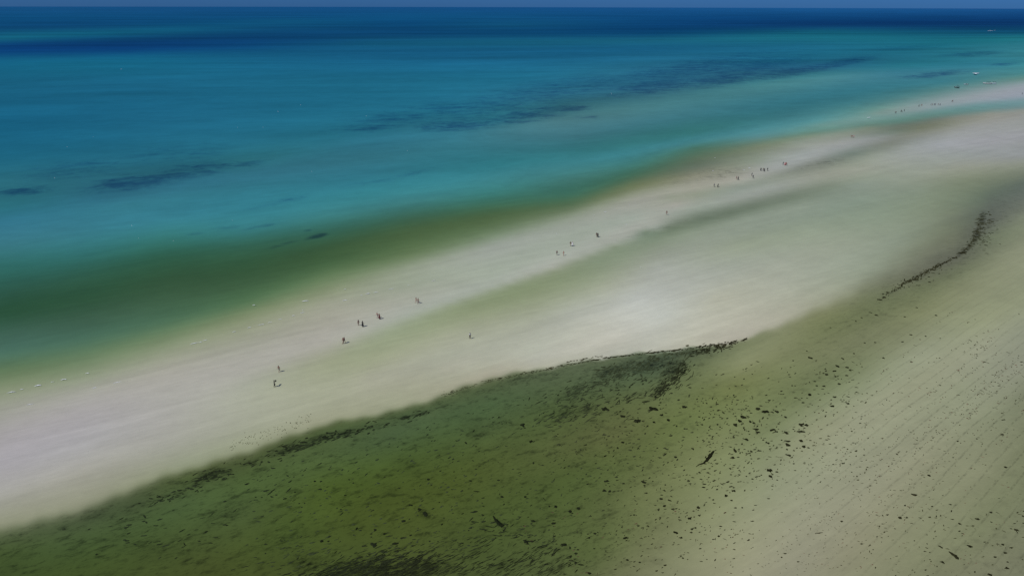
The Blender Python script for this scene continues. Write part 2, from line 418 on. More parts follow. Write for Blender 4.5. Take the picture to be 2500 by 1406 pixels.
def bed_tables(X, Y):
    """Height, colour (far haze, wet sheen and lens falloff left in) and cover of the sea bed at ground points."""
    z = np.zeros_like(X)
    for _ in range(3):
        px, py = chart(X, Y, z)
        z = -depth(np.clip(px, -600, 3100), np.clip(py, 15, 1480))
    px, py = chart(X, Y, z)
    px, py = np.clip(px, -600, 3100), np.clip(py, 15, 1480)
    c, t = seen(px, py)
    d = np.maximum(depth(px, py), 0)[:, None]
    # far off, the mirrored sky adds to what is seen of the bed
    r = np.hypot(X, Y)
    graze = np.clip(np.arctan2(H_CAM, r), 0, 1)
    fres = np.exp(-graze / 0.11)[:, None]
    alb = np.maximum(c - SPEC * fres, c * 0.3) / (E_SUN * np.exp(-2 * PATH * SIGMA * d))
    alb = np.clip(alb, 0.003, 0.8)
    turf = t * np.clip((0.25 - c[:, 1]) / 0.14, 0, 1)
    rip = np.exp(-((px - 2400) / 500) ** 2 - ((py - 1080) / 370) ** 2) * t
    deep = np.clip(d[:, 0] / 2, 0, 1) * (1 - t)
    return z, alb, np.stack([blobs(px, py, MEADOW), turf, rip], -1), np.stack([blobs(px, py, WISPS), np.clip(1 - d[:, 0] / 0.25, 0, 1), deep], -1), np.stack([blobs(px, py, STAIN)] * 3, -1)


# ------------------------------------------------------------------ sea bed
az = np.radians(np.arange(-60, 60.01, 0.16))
rr = np.concatenate([np.geomspace(58, 86, 30)[:-1], np.geomspace(86, 330, 270)[:-1], np.geomspace(330, 35250, 580)])
RR, AZ = np.meshgrid(rr, az, indexing='ij')
X, Y = (RR * np.sin(AZ)).ravel(), (RR * np.cos(AZ)).ravel()
Z, ALB, COVER, WET, WEEDY = bed_tables(X, Y)
bed_me = grid_mesh('seabed', np.stack([X, Y, Z], -1).reshape(len(rr), len(az), 3)[:, ::-1])
flip = lambda a: a.reshape(len(rr), len(az), -1)[:, ::-1].reshape(len(X), -1)
col_attr(bed_me, 'tone', flip(ALB))
col_attr(bed_me, 'cover', flip(COVER))
col_attr(bed_me, 'wet', flip(WET))
col_attr(bed_me, 'weedy', flip(WEEDY))

SHORE = math.radians(44.3)
RIPPLE = math.radians(51)


def bed_material():
    k = Nodes('sand_and_turf')
    pos = k.n('NewGeometry').outputs['Position']
    tone = k.n('Attribute', attribute_name='tone').outputs['Color']
    cov = k.n('SeparateColor', Color=k.n('Attribute', attribute_name='cover').outputs['Color'])
    wet = k.n('SeparateColor', Color=k.n('Attribute', attribute_name='wet').outputs['Color'])
    meadow, turf, ripple = cov.outputs[0], cov.outputs[1], cov.outputs[2]
    wisp, shallow, deep = wet.outputs[0], wet.outputs[1], wet.outputs[2]
    sub = lambda a: k.math('SUBTRACT', a, 0.5)
    # long streaks drawn out along the shore
    st1 = sub(k.noise(k.turned(pos, math.radians(57), 1 / 55, 1 / 4.5), 1.0, 4, .6, .6))
    st2 = sub(k.noise(k.turned(pos, math.radians(64), 1 / 9, 1 / 1.6), 1.0, 3, .55, .4))
    st3 = sub(k.noise(k.turned(pos, math.radians(60), 1 / 2.6, 1 / .6), 1.0, 3, .6, .5))
    far2 = sub(k.noise(k.turned(pos, math.radians(84), 1 / 700, 1 / 140), 1.0, 6, .66, .4))
    far = sub(k.noise(k.turned(pos, math.radians(75), 1 / 1500, 1 / 330), 1.0, 6, .62, .5))
    mid = sub(k.noise(pos, 1 / 9.0, 4, .6))
    fine = sub(k.noise(pos, .03, 11, .84))
    f = k.math('ADD', 1.0, k.math('MULTIPLY', st1, k.math('MULTIPLY_ADD', shallow, .16, .16)))
    f = k.math('ADD', f, k.math('MULTIPLY', st2, .13))
    f = k.math('ADD', f, k.math('MULTIPLY', far, k.math('MULTIPLY', deep, .85)))
    f = k.math('ADD', f, k.math('MULTIPLY', far2, k.math('MULTIPLY', deep, .85)))
    f = k.math('ADD', f, k.math('MULTIPLY', st3, k.math('MULTIPLY', shallow, .16)))
    f = k.math('ADD', f, k.math('MULTIPLY', mid, .08))
    f = k.math('ADD', f, k.math('MULTIPLY', fine, .42))
    # mottled turf in the pool: blotches from half a metre to some metres
    b1 = k.ramp(k.noise(k.turned(pos, math.radians(62), 1 / 3.2, 1 / 1.5), 1.0, 5, .66, .3), .50, .72)
    b2 = k.ramp(k.noise(k.turned(pos, math.radians(60), 1.0, 2.1), 1.0, 6, .75, .4), .50, .74)
    b3 = sub(k.noise(pos, 1 / 7.0, 3, .6))
    dark = k.math('MULTIPLY', turf, k.math('ADD', k.math('MULTIPLY', b1, .50), k.math('MULTIPLY', b2, .48)))
    dark = k.math('ADD', dark, k.math('MULTIPLY', turf, k.math('MULTIPLY', b3, .35)))
    # soft weed beds
    weedy = k.n('Attribute', attribute_name='weedy').outputs['Fac']
    sn = k.noise(k.turned(pos, math.radians(58), 1 / 1.6, 1 / .8), 1.0, 6, .72, .5)
    sth = k.ramp(k.math('ADD', sn, k.math('MULTIPLY', weedy, .30)), .50, .86)
    dark = k.math('ADD', dark, k.math('MULTIPLY', k.math('MULTIPLY', sth, k.ramp(weedy, .08, .55)), .62))
    # seagrass meadows further out, patchy
    mn = k.math('ADD', k.math('MULTIPLY', k.noise(k.turned(pos, math.radians(72), 1 / 26, 1 / 15), 1.0, 4, .6, .6), .5), k.math('MULTIPLY', k.noise(k.turned(pos, math.radians(80), 1 / 8, 1 / 6), 1.0, 5, .66, .8), .5))
    mth = k.ramp(k.math('ADD', mn, k.math('MULTIPLY', meadow, .42)), .55, .88)
    mead = k.math('MULTIPLY', mth, k.ramp(meadow, .06, .5))
    # wisps: short ripples of dark debris
    wn_ = k.ramp(k.noise(k.turned(pos, math.radians(100), 1 / 5.0, 1 / 2.2), 1.0, 5, .7, 1.2), .46, .68)
    dark = k.math('ADD', dark, k.math('MULTIPLY', k.math('MULTIPLY', wisp, wn_), .6))
    # rows of debris between the sand ripples
    wv = k.n('TexWave', wave_type='BANDS', bands_direction='Y')
    k.put(wv.inputs['Vector'], k.turned(pos, RIPPLE, .4, 1.0))
    wv.inputs['Scale'].default_value = 0.125
    wv.inputs['Distortion'].default_value = 3.2
    wv.inputs['Detail'].default_value = 3
    wv.inputs['Detail Scale'].default_value = .35
    comb = sub(k.noise(k.turned(pos, RIPPLE + 1.0, .5, 3.0), 1.0, 4, .65, .6))
    f = k.math('ADD', f, k.math('MULTIPLY', comb, k.math('MULTIPLY', ripple, .18)))
    row = k.ramp(wv.outputs['Fac'], .90, 1.0)
    brk = k.ramp(k.noise(k.turned(pos, RIPPLE, 1 / 1.2, 2.0), 1.0, 4, .7), .42, .58)
    dark = k.math('ADD', dark, k.math('MULTIPLY', k.math('MULTIPLY', row, brk), k.math('MULTIPLY', ripple, .27)))
    f = k.math('MULTIPLY', f, k.math('SUBTRACT', 1.0, k.math('MINIMUM', dark, .9)))
    gr = k.n('Mix')                      # seagrass takes more red and green than blue
    gr.data_type = 'RGBA'
    k.put(gr.inputs['Factor'], mead)
    gr.inputs['A'].default_value = (1, 1, 1, 1)
    gr.inputs['B'].default_value = (.42, .44, .66, 1)
    own = k.n('VectorMath', operation='MULTIPLY')
    k.put(own.inputs[0], k.tint(tone, f))
    k.put(own.inputs[1], gr.outputs['Result'])
    b = k.n('BsdfPrincipled')
    k.put(b.inputs['Base Color'], own.outputs[0])
    b.inputs['Roughness'].default_value = 0.95
    b.inputs['Specular IOR Level'].default_value = 0.1
    bp = k.n('Bump')
    bp.inputs['Strength'].default_value = 0.5
    bp.inputs['Distance'].default_value = 0.05
    hgt = k.math('ADD', k.noise(k.turned(pos, RIPPLE + 0.5, .9, 3.2), 1.0, 3, .6, .8), k.math('MULTIPLY', k.noise(pos, 4.0, 2, .6), .4))
    k.put(bp.inputs['Height'], hgt)
    k.put(b.inputs['Normal'], bp.outputs[0])
    k.put(k.out.inputs['Surface'], b.outputs[0])
    return k.m


tag(link('seabed', bed_me, bed_material()), 'pale sandbar and green shallow sea floor reaching out to sea', kind='structure')

# ------------------------------------------------------------------ water
az2 = np.radians(np.arange(-60, 60.01, 0.22))
rr2 = np.concatenate([np.geomspace(50, 86, 20)[:-1], np.geomspace(86, 330, 230)[:-1], np.geomspace(330, R_END, 520)])
RR2, AZ2 = np.meshgrid(rr2, az2, indexing='ij')
X2, Y2 = (RR2 * np.sin(AZ2)).ravel(), (RR2 * np.cos(AZ2)).ravel()
px, py = chart(X2, Y2, np.zeros_like(X2))
D2 = np.maximum(depth(np.clip(px, -600, 3100), np.clip(py, 15, 1480)), 0)
sea_me = grid_mesh('water', np.stack([X2, Y2, 0 * X2], -1).reshape(len(rr2), len(az2), 3)[:, ::-1])
col_attr(sea_me, 'clearness', np.exp(-PATH * SIGMA * D2.reshape(len(rr2), len(az2))[:, ::-1].ravel()[:, None]))


GLOSS = 0.12          # a polarising filter on the lens takes most of the mirrored sky


def water_material():
    k = Nodes('clear_sea_water')
    pos = k.n('NewGeometry').outputs['Position']
    tr = k.n('BsdfTransparent', Color=k.n('Attribute', attribute_name='clearness').outputs['Color'])
    bp = k.n('Bump')
    bp.inputs['Strength'].default_value = 0.35
    bp.inputs['Distance'].default_value = 0.12
    h = k.math('ADD', k.noise(k.turned(pos, math.radians(70), .35, .9), 1.0, 4, .6), k.math('MULTIPLY', k.noise(k.turned(pos, math.radians(40), 1 / 14, 1 / 5), 1.0, 3, .5), 2.0))
    k.put(bp.inputs['Height'], h)
    gl = k.n('BsdfGlossy')
    gl.inputs['Roughness'].default_value = 0.18
    k.put(gl.inputs['Normal'], bp.outputs[0])
    fr = k.n('Fresnel')
    fr.inputs['IOR'].default_value = 1.33
    mix = k.n('MixShader')
    k.put(mix.inputs[0], k.math('MULTIPLY', fr.outputs[0], k.math('SUBTRACT', GLOSS, k.math('MULTIPLY', k.n('NewGeometry').outputs['Backfacing'], GLOSS))))
    k.put(mix.inputs[1], tr.outputs[0])
    k.put(mix.inputs[2], gl.outputs[0])
    k.put(k.out.inputs['Surface'], mix.outputs[0])
    return k.m


tag(link('water', sea_me, water_material()), 'clear turquoise sea and ankle deep water over the sandbar', kind='structure')


def ground_z(x, y):
    """Bed height under ground points (arrays or numbers)."""
    x, y = np.atleast_1d(np.asarray(x, float)), np.atleast_1d(np.asarray(y, float))
    z = np.zeros_like(x)
    for _ in range(3):
        px, py = chart(x, y, z)
        z = -depth(np.clip(px, -600, 3100), np.clip(py, 15, 1480))
    return z


def on_bed(px, py):
    """Point of the bed seen at a chart point."""
    z = -float(depth(np.array([float(px)]), np.array([float(py)]))[0])
    x, y = survey(px, py, z)
    return x, y, float(ground_z(x, y)[0])


# ------------------------------------------------------------------ people
def skinned(name, V, E, R, sub=1):
    """One continuous surface grown round a skeleton."""
    me = bpy.data.meshes.new(name)
    me.from_pydata(V, E, [])
    o = bpy.data.objects.new(name, me)
    COL.objects.link(o)
    m = o.modifiers.new('skin', 'SKIN')
    m.use_smooth_shade = True
    sk = me.skin_vertices[0].data
    for i, r in enumerate(R):
        sk[i].radius = r if isinstance(r, tuple) else (r, r)
        sk[i].use_root = (i == 0)
    if sub:
        s = o.modifiers.new('sub', 'SUBSURF')
        s.levels = s.render_levels = sub
    dg = bpy.context.evaluated_depsgraph_get()
    out = bpy.data.meshes.new_from_object(o.evaluated_get(dg))
    out.name = name
    bpy.data.objects.remove(o)
    bpy.data.meshes.remove(me)
    return out


def skeleton(stride=0.3, arms=(0.3, -0.3), bend=(0.2, 0.2), spread=0.16, lean=0.02, crouch=0.0):
    """Joints of a standing or walking person 1.72 m tall, facing +Y. Angles in radians, forward positive."""
    J = {}
    hip = 0.94 - crouch
    J['pelvis'] = (0, 0, hip)
    J['waist'] = (0, lean * .3, hip + .15)
    J['chest'] = (0, lean * .7, hip + .36)
    J['collar'] = (0, lean, hip + .50)
    J['neck'] = (0, lean + .015, hip + .56)
    J['head'] = (0, lean + .03, hip + .66)
    J['crown'] = (0, lean + .02, hip + .75)
    J['nose'] = (0, lean + .135, hip + .635)
    for s, n in ((-1, 'l'), (1, 'r')):
        a = arms[0] if s < 0 else arms[1]
        b = bend[0] if s < 0 else bend[1]
        sh = Vector((s * .185, lean, hip + .475))
        el = sh + Vector((s * spread * .28, math.sin(a) * .29, -math.cos(a) * .29))
        wr = el + Vector((s * spread * .10, math.sin(a + b) * .25, -math.cos(a + b) * .25))
        d = Vector((0, math.sin(a + b + .1), -math.cos(a + b + .1)))
        side = Vector((0, d.z, -d.y))              # across the palm (palms face the thighs)
        pa = wr + d * .085
        J['shoulder' + n], J['elbow' + n], J['wrist' + n], J['palm' + n] = tuple(sh), tuple(el), tuple(wr), tuple(pa)
        for k, (off, ln) in enumerate(((-.030, .066), (-.010, .080), (.010, .086), (.030, .076))):
            f1 = pa + side * off + d * ln * .5
            f2 = f1 + d * ln * .45 + Vector((-s * .018, 0, 0))
            J['f%d1%s' % (k, n)], J['f%d2%s' % (k, n)] = tuple(f1), tuple(f2)
        t1 = wr + d * .045 - side * -.045
        t2 = t1 + d * .032 - side * -.016
        J['t1' + n], J['t2' + n] = tuple(t1), tuple(t2)
        g = stride * (1 if s < 0 else -1)
        hp = Vector((s * .095, 0, hip - .04))
        kn = hp + Vector((0, math.sin(g + crouch * 1.4) * .43, -math.cos(g + crouch * 1.4) * .43))
        back = min(0, g) * 1.2 - crouch * 1.4
        an = kn + Vector((0, math.sin(g * .4 + back) * .42, -math.cos(g * .4 + back) * .42))
        J['hip' + n], J['knee' + n], J['ankle' + n] = tuple(hp), tuple(kn), tuple(an)
        J['toe' + n] = (an.x + s * .03, an.y + .16, an.z - .045)
        J['heel' + n] = (an.x, an.y - .045, an.z - .045)
    low = min(v[2] for v in J.values()) - .03
    return {k: (v[0], v[1], v[2] - low) for k, v in J.items()}


RAD = {'pelvis': (.145, .105), 'waist': (.125, .095), 'chest': (.155, .11), 'collar': (.085, .075), 'neck': .052, 'head': (.074, .092), 'crown': (.062, .075), 'nose': .016,
       'shoulder': .055, 'elbow': .04, 'wrist': .028, 'palm': (.036, .018), 'hip': .088, 'knee': .056, 'ankle': .038, 'toe': (.036, .022), 'heel': .03}


def grow(name, J, bones, extra=0.0, sub=1):
    names = []
    for a, b in bones:
        for q in (a, b):
            if q not in names: names.append(q)
    R = []
    for q in names:
        r = RAD.get(q) or RAD.get(q[:-1]) or .0095
        r = r if isinstance(r, tuple) else (r, r)
        R.append((r[0] + extra, r[1] + extra))
    return skinned(name, [J[q] for q in names], [(names.index(a), names.index(b)) for a, b in bones], R, sub)


def limb(*n): return list(zip(n[:-1], n[1:]))


def mid(J, name, a, b, t):
    J[name] = tuple(J[a][i] + (J[b][i] - J[a][i]) * t for i in range(3))


def cap_mesh(name, J, long_hair=False):
    """Hair: a cap over the crown and the back of the head, open at the face."""
    bm = bmesh.new()
    bmesh.ops.create_uvsphere(bm, u_segments=14, v_segments=10, radius=1.0)
    h = Vector(J['head']) + Vector((0, -.008, .028))
    bmesh.ops.delete(bm, geom=[v for v in bm.verts if v.co.z < -.15 and v.co.y > -.25 or v.co.z < -.75 or (v.co.y > .72 and v.co.z < .35)], context='VERTS')
    for v in bm.verts:
        lo = 1.0
        if long_hair and v.co.z < 0: lo = 3.0
        v.co = Vector((v.co.x * .094, v.co.y * .108 - (0.02 if lo > 1 else 0), v.co.z * .108 * lo)) + h
    for f in bm.faces: f.smooth = True
    me = bpy.data.meshes.new(name)
    bm.to_mesh(me)
    bm.free()
    return me


def loft(name, rings, n=12, close=True):
    """Closed tube through rings (cx, cy, cz, rx, ry)."""
    bm = bmesh.new()
    rows = []
    for cx, cy, cz, rx, ry in rings:
        rows.append([bm.verts.new((cx + rx * math.cos(a), cy + ry * math.sin(a), cz)) for a in [2 * math.pi * i / n for i in range(n)]])
    for a, b in zip(rows[:-1], rows[1:]):
        for i in range(n):
            bm.faces.new((a[i], a[(i + 1) % n], b[(i + 1) % n], b[i])).smooth = True
    if close:
        bm.faces.new(rows[0][::-1])
        bm.faces.new(rows[-1])
    me = bpy.data.meshes.new(name)
    bm.to_mesh(me)
    bm.free()
    return me


POSES = {}
for nm, kw in {'walk': dict(stride=.36, arms=(-.35, .35), bend=(.25, .35)),
               'walk_other': dict(stride=-.34, arms=(.35, -.3), bend=(.35, .2)),
               'stroll': dict(stride=.18, arms=(-.15, .2), bend=(.3, .3), spread=.3),
               'stand': dict(stride=.05, arms=(.05, -.02), bend=(.1, .15), spread=.35),
               'carry': dict(stride=.15, arms=(.35, .1), bend=(1.5, .4), spread=.5),
               'bend_down': dict(stride=.2, arms=(.5, .6), bend=(.5, .4), lean=.25, crouch=.16)}.items():
    J = skeleton(**kw)
    B = limb('pelvis', 'waist', 'chest', 'collar', 'neck', 'head', 'crown') + [('head', 'nose')]
    for n in 'lr':
        B += limb('chest', 'shoulder' + n, 'elbow' + n, 'wrist' + n, 'palm' + n)
        for q in range(4): B += limb('palm' + n, 'f%d1%s' % (q, n), 'f%d2%s' % (q, n))
        B += limb('wrist' + n, 't1' + n, 't2' + n)
        B += limb('pelvis', 'hip' + n, 'knee' + n, 'ankle' + n, 'toe' + n) + [('ankle' + n, 'heel' + n)]
        mid(J, 'thigh' + n, 'hip' + n, 'knee' + n, .55)
        mid(J, 'sleeve' + n, 'shoulder' + n, 'elbow' + n, .6)
        mid(J, 'shin' + n, 'knee' + n, 'ankle' + n, .75)
        mid(J, 'upper' + n, 'chest', 'shoulder' + n, .6)
    RAD.update(thigh=.085, sleeve=.055, shin=.055, upper=.07, low=(.13, .1))
    g = {'body': grow('body', J, B)}
    g['shorts'] = grow('shorts', J, limb('waist', 'pelvis') + limb('pelvis', 'hipl', 'thighl') + limb('pelvis', 'hipr', 'thighr'), .016)
    g['trousers'] = grow('trousers', J, limb('waist', 'pelvis') + limb('pelvis', 'hipl', 'kneel', 'shinl') + limb('pelvis', 'hipr', 'kneer', 'shinr'), .018)
    g['shirt'] = grow('shirt', J, limb('pelvis', 'waist', 'chest', 'collar') + limb('chest', 'shoulderl', 'sleevel') + limb('chest', 'shoulderr', 'sleever'), .017)
    mid(J, 'brief', 'pelvis', 'waist', .35)
    RAD['brief'] = (.135, .1)
    g['swim_briefs'] = grow('swim_briefs', J, limb('brief', 'pelvis') + limb('pelvis', 'hipl') + limb('pelvis', 'hipr'), .012)
    p, c, w = J['pelvis'], J['chest'], J['waist']
    g['dress'] = loft('dress', [(0, 0, .30, .27, .29), (0, 0, .55, .23, .24), (0, 0, p[2], .19, .15), (0, w[1], w[2] + .03, .155, .125), (0, c[1], c[2], .19, .14), (0, c[1], J['collar'][2] - .02, .17, .11), (0, J['collar'][1], J['collar'][2] + .02, .09, .085)])
    g['bikini_top'] = loft('bikini_top', [(0, c[1], c[2] - .05, .165, .125), (0, c[1] + .01, c[2], .175, .14), (0, c[1], c[2] + .05, .168, .122)])
    g['hair'] = cap_mesh('hair', J)
    g['long_hair'] = cap_mesh('long_hair', J, True)
    hd = J['head']
    g['headscarf'] = loft('headscarf', [(0, J['collar'][1] - .02, J['collar'][2] - .05, .2, .13), (0, J['collar'][1] - .02, J['collar'][2] + .04, .12, .11), (0, hd[1] - .03, hd[2] - .02, .097, .1), (0, hd[1] - .022, hd[2] + .06, .098, .11), (0, hd[1] - .01, hd[2] + .12, .05, .06)])
    g['sun_hat'] = loft('sun_hat', [(0, hd[1], hd[2] + .055, .2, .21), (0, hd[1], hd[2] + .065, .2, .21), (0, hd[1], hd[2] + .075, .105, .115), (0, hd[1], hd[2] + .15, .08, .09)], 16)
    wr = Vector(J['palml'])
    g['bag'] = loft('bag', [(wr.x - .05, wr.y - .1, wr.z - .22, .14, .1), (wr.x - .05, wr.y - .1, wr.z - .05, .2, .15), (wr.x - .04, wr.y - .1, wr.z + .12, .19, .14), (wr.x - .03, wr.y - .08, wr.z + .2, .08, .06)])
    POSES[nm] = g

PAINT = {}


def cloth(kind, rgb):
    key = (kind,) + tuple(rgb)
    if key not in PAINT:
        PAINT[key] = plain(kind + '_' + ['skin', 'fabric', 'hair'][0 if kind == 'skin' else 2 if 'hair' in kind else 1], rgb, .6 if kind == 'skin' else .85, .10, 9.0, 0, .2)
    return PAINT[key]


SKIN = {'pale': (.33, .16, .115), 'tan': (.20, .085, .055), 'brown': (.16, .08, .05), 'dark': (.06, .034, .024)}
INK = {'black': (.012, .012, .014), 'navy': (.02, .03, .07), 'white': (.75, .74, .72), 'red': (.38, .035, .03), 'maroon': (.12, .02, .025), 'brown': (.11, .06, .04),
       'grey': (.16, .16, .17), 'pink': (.55, .24, .26), 'blue': (.05, .11, .3), 'khaki': (.3, .26, .18), 'teal': (.04, .18, .2)}


def person(px, py, pose, heading, wear, skin, label, group=None, size=1.0):
    """A person standing on the bed at a chart point; HEADING is the compass bearing they face, in degrees."""
    x, y, z = on_bed(px, py)
    root = bpy.data.objects.new('person', None)
    COL.objects.link(root)
    root.location = (x, y, z - .015)
    root.rotation_euler = (0, 0, -math.radians(heading))
    root.scale = (size * 1.12, size * 1.12, size * 1.06)
    root.empty_display_size = .3
    tag(root, label, 'person', group)
    g = POSES[pose]
    link('body', g['body'], cloth('skin', SKIN[skin]), root)
    hair_done = False
    for kind, ink in wear.items():
        if kind in ('headscarf', 'sun_hat'): hair_done = hair_done or kind == 'headscarf'
        if kind in ('hair', 'long_hair'): hair_done = True
        link(kind, g[kind], cloth(kind, INK[ink]), root)
    if not hair_done: link('hair', g['hair'], cloth('hair', INK['black']), root)
    return root


UPB, DNB = 42, 222          # along the bar, away and towards
# the walkers nearest the camera
person(682.0, 907.5, 'walk', 205, dict(shorts='black'), 'tan', 'bare chested walker in black shorts, second nearest person on the sandbar, in mid stride')
person(670.8, 944.0, 'carry', 70, dict(shirt='black', trousers='black', bag='black'), 'dark', 'person all in black carrying a dark bundle on one shoulder, nearest figure on the sandbar')
person(838.3, 838.6, 'walk', UPB, dict(swim_briefs='black', long_hair='brown'), 'tan', 'tanned bather with brown hair half hidden beside a companion in maroon swimwear')
person(841.2, 837.4, 'walk_other', UPB, dict(shirt='maroon', shorts='maroon'), 'brown', 'person in maroon top and shorts overlapping a tanned bather on the wet sand')
person(875.5, 794.6, 'stand', 120, dict(swim_briefs='black', bikini_top='black', long_hair='black'), 'tan', 'person in a black two piece swimsuit standing beside the figure in the long black dress')
person(885.8, 797.4, 'stroll', UPB, dict(dress='black', headscarf='black'), 'brown', 'person in a long black dress and headscarf with a clear shadow to the side')
person(921.7, 776.2, 'walk', DNB, dict(shorts='grey'), 'pale', 'pale slim walker in grey shorts next to a person in a brown red dress')
person(926.7, 778.8, 'stroll', DNB, dict(dress='maroon', long_hair='brown'), 'tan', 'person in a brown red dress walking next to a pale slim walker')
person(1016.2, 739.0, 'walk_other', UPB, dict(swim_briefs='maroon', bikini_top='maroon', long_hair='brown'), 'pale', 'pale bather in maroon swimwear walking in a pair, seaward of the green channel')
person(1021.2, 741.0, 'walk', UPB, dict(shorts='maroon'), 'tan', 'tanned walker in maroon shorts, nearer of the pair seaward of the green channel')
person(1147.5, 826.5, 'stroll', 130, dict(shirt='white', trousers='black', long_hair='black'), 'brown', 'person in a white shirt and black trousers wading alone in the shallows beyond the channel')
person(1359.6, 623.0, 'stroll', UPB, dict(shirt='maroon', shorts='black'), 'brown', 'person in a dark maroon shirt walking beside a pale pink figure')
person(1375.7, 624.2, 'walk', UPB, dict(swim_briefs='pink', long_hair='brown'), 'pale', 'slim pale bather in pink walking beside a person in dark maroon')
person(1392.8, 600.8, 'stroll', DNB, dict(shirt='brown', trousers='khaki'), 'brown', 'person in brown shirt and khaki trousers beside a person in white')
person(1397.3, 600.8, 'stand', DNB, dict(dress='white', long_hair='black'), 'tan', 'person in a bright white dress with black hair')
person(1456.3, 578.3, 'walk', DNB, dict(shirt='brown', shorts='brown'), 'brown', 'taller person in brown of a close pair midway along the bar')
person(1459.4, 579.0, 'stand', DNB, dict(dress='black'), 'dark', 'person in a black dress, half in front of a taller companion in brown')
person(1627.3, 524.6, 'stand', 200, dict(swim_briefs='red', bikini_top='maroon', long_hair='black'), 'tan', 'lone bather in red swimwear on the strip of bare sand midway along the bar', size=1.06)
GP = 'strollers in pairs before the dark wisps'
person(1743.2, 456.8, 'walk', UPB, dict(shirt='grey', trousers='black'), 'brown', 'person in grey shirt and black trousers below the dark rippled patch', GP)
person(1752.2, 457.4, 'bend_down', UPB, dict(dress='black', long_hair='black'), 'brown', 'stooping person in a black dress below the dark rippled patch', GP)
person(1797.7, 438.8, 'walk_other', UPB, dict(shorts='grey'), 'tan', 'slim bare chested person in grey shorts beside a figure all in black', GP)
person(1801.8, 439.6, 'stroll', UPB, dict(dress='black', headscarf='black'), 'dark', 'broad figure in black robe and headscarf beside a slim bare chested person', GP)
person(1835.0, 430.0, 'bend_down', UPB, dict(shirt='black', shorts='navy'), 'brown', 'stooping person in black shirt and navy shorts just beyond an upright figure', GP)
person(1838.3, 435.6, 'stand', DNB, dict(shirt='navy', trousers='black'), 'dark', 'upright person in navy shirt and black trousers, nearer of two set one behind the other', GP)
GF = 'row of four dark walkers on the bar'
person(1857.2, 417.4, 'stroll', UPB, dict(dress='black'), 'dark', 'person in a short black dress at the near end of a row of four', GF)
person(1862.9, 418.2, 'walk', UPB, dict(shirt='brown', trousers='black'), 'brown', 'person in brown shirt and black trousers, close behind another in a row of four', GF)
person(1865.9, 418.9, 'walk_other', UPB, dict(dress='black', headscarf='black'), 'dark', 'robed figure with headscarf in the middle of a row of four', GF)
person(1873.4, 417.7, 'stand', UPB, dict(shirt='black', shorts='black'), 'dark', 'person in black shirt and shorts at the far end of a row of four', GF)
GR = 'huddle of red clad people'
person(1911.5, 403.0, 'stand', 150, dict(shirt='black', trousers='grey'), 'brown', 'person in black shirt and grey trousers just outside the huddle in red', GR)
person(1915.2, 403.9, 'stroll', 90, dict(dress='pink'), 'tan', 'person in pink at the edge of the huddle in red', GR)
person(1917.9, 403.9, 'stand', 180, dict(dress='red', long_hair='black'), 'brown', 'person in a red dress in the middle of the huddle', GR)
person(1920.6, 404.2, 'bend_down', 240, dict(shirt='red', shorts='black'), 'brown', 'stooping person in red shirt and black shorts at the end of the huddle', GR)
GT = 'three faint bathers in the far shallows'
for i, q in enumerate(((2077.7, 336.5), (2080.3, 336.5))):
    person(*q, 'walk' if i else 'stroll', UPB, dict(swim_briefs='maroon'), 'tan', ('nearer', 'farther')[i] + ' faint reddish bather close beside another in the far shallows of the bar', GT)
person(2083.8, 336.9, 'stand', UPB, dict(shirt='pink', shorts='grey'), 'tan', 'faint bather in pink shirt, a little apart from two reddish bathers', GT)
GW = 'tiny far walkers on the end of the bar'
person(2185.4, 277.5, 'walk', UPB, dict(shorts='navy'), 'brown', 'bare chested walker of the nearest pair on the far end of the bar', GW)
person(2187.3, 277.5, 'stroll', UPB, dict(shirt='grey', shorts='black'), 'brown', 'grey shirted walker of the nearest pair on the far end of the bar', GW)
person(2199.7, 274.3, 'stand', UPB, dict(dress='black', headscarf='black'), 'dark', 'broad black robed figure on the far end of the bar', GW, 1.1)
person(2202.7, 274.4, 'bend_down', UPB, dict(dress='grey'), 'brown', 'small person in grey stooping beside the broad black robed figure', GW, .75)
person(2207.2, 272.9, 'stand', UPB, dict(shirt='black', trousers='black'), 'dark', 'tall upright person in black just beyond the broad robed figure', GW, 1.05)
person(2243.2, 260.9, 'stroll', UPB, dict(dress='black'), 'dark', 'single person in a black dress seaward of a faint pair on the far bar', GW)
for i, q in enumerate(((2248.4, 259.6), (2250.4, 259.6))):
    person(*q, ('walk', 'walk_other')[i], UPB, dict(shorts='khaki'), 'tan', ('nearer', 'farther')[i] + ' faint walker in khaki shorts of a close pair on the far bar', GW)
for i, q in enumerate(((2272.6, 258.2), (2276.3, 257.9), (2281.4, 257.3), (2283.4, 257.5), (2290.2, 257.8), (2294.6, 257.9))):
    person(*q, ('walk', 'stroll', 'stand')[i % 3], UPB, (dict(shirt='grey', shorts='navy'), dict(shorts='black'), dict(dress='navy'))[i % 3], 'brown',
           ('tiny walker in grey shirt', 'tiny bare chested walker in shorts', 'tiny figure in navy dress')[i % 3] + (' in the near half', ' in the far half')[i > 2] + ' of the far line of six', GW)
person(2323.5, 250.1, 'walk', UPB, dict(shorts='navy'), 'brown', 'tiny bare chested walker in navy shorts level with the dark boat', GW)
person(2325.7, 249.0, 'stroll', UPB, dict(dress='brown'), 'brown', 'tiny person in brown dress level with the dark boat', GW)
person(2495.2, 231.3, 'stand', UPB, dict(shirt='black', trousers='black'), 'dark', 'tiny person in black alone on the farthest stretch of pale sand')


# ------------------------------------------------------------------ boats
def mesh_of(name, build):
    bm = bmesh.new()
    build(bm)
    bmesh.ops.recalc_face_normals(bm, faces=bm.faces)
    me = bpy.data.meshes.new(name)
    bm.to_mesh(me)
    bm.free()
    return me


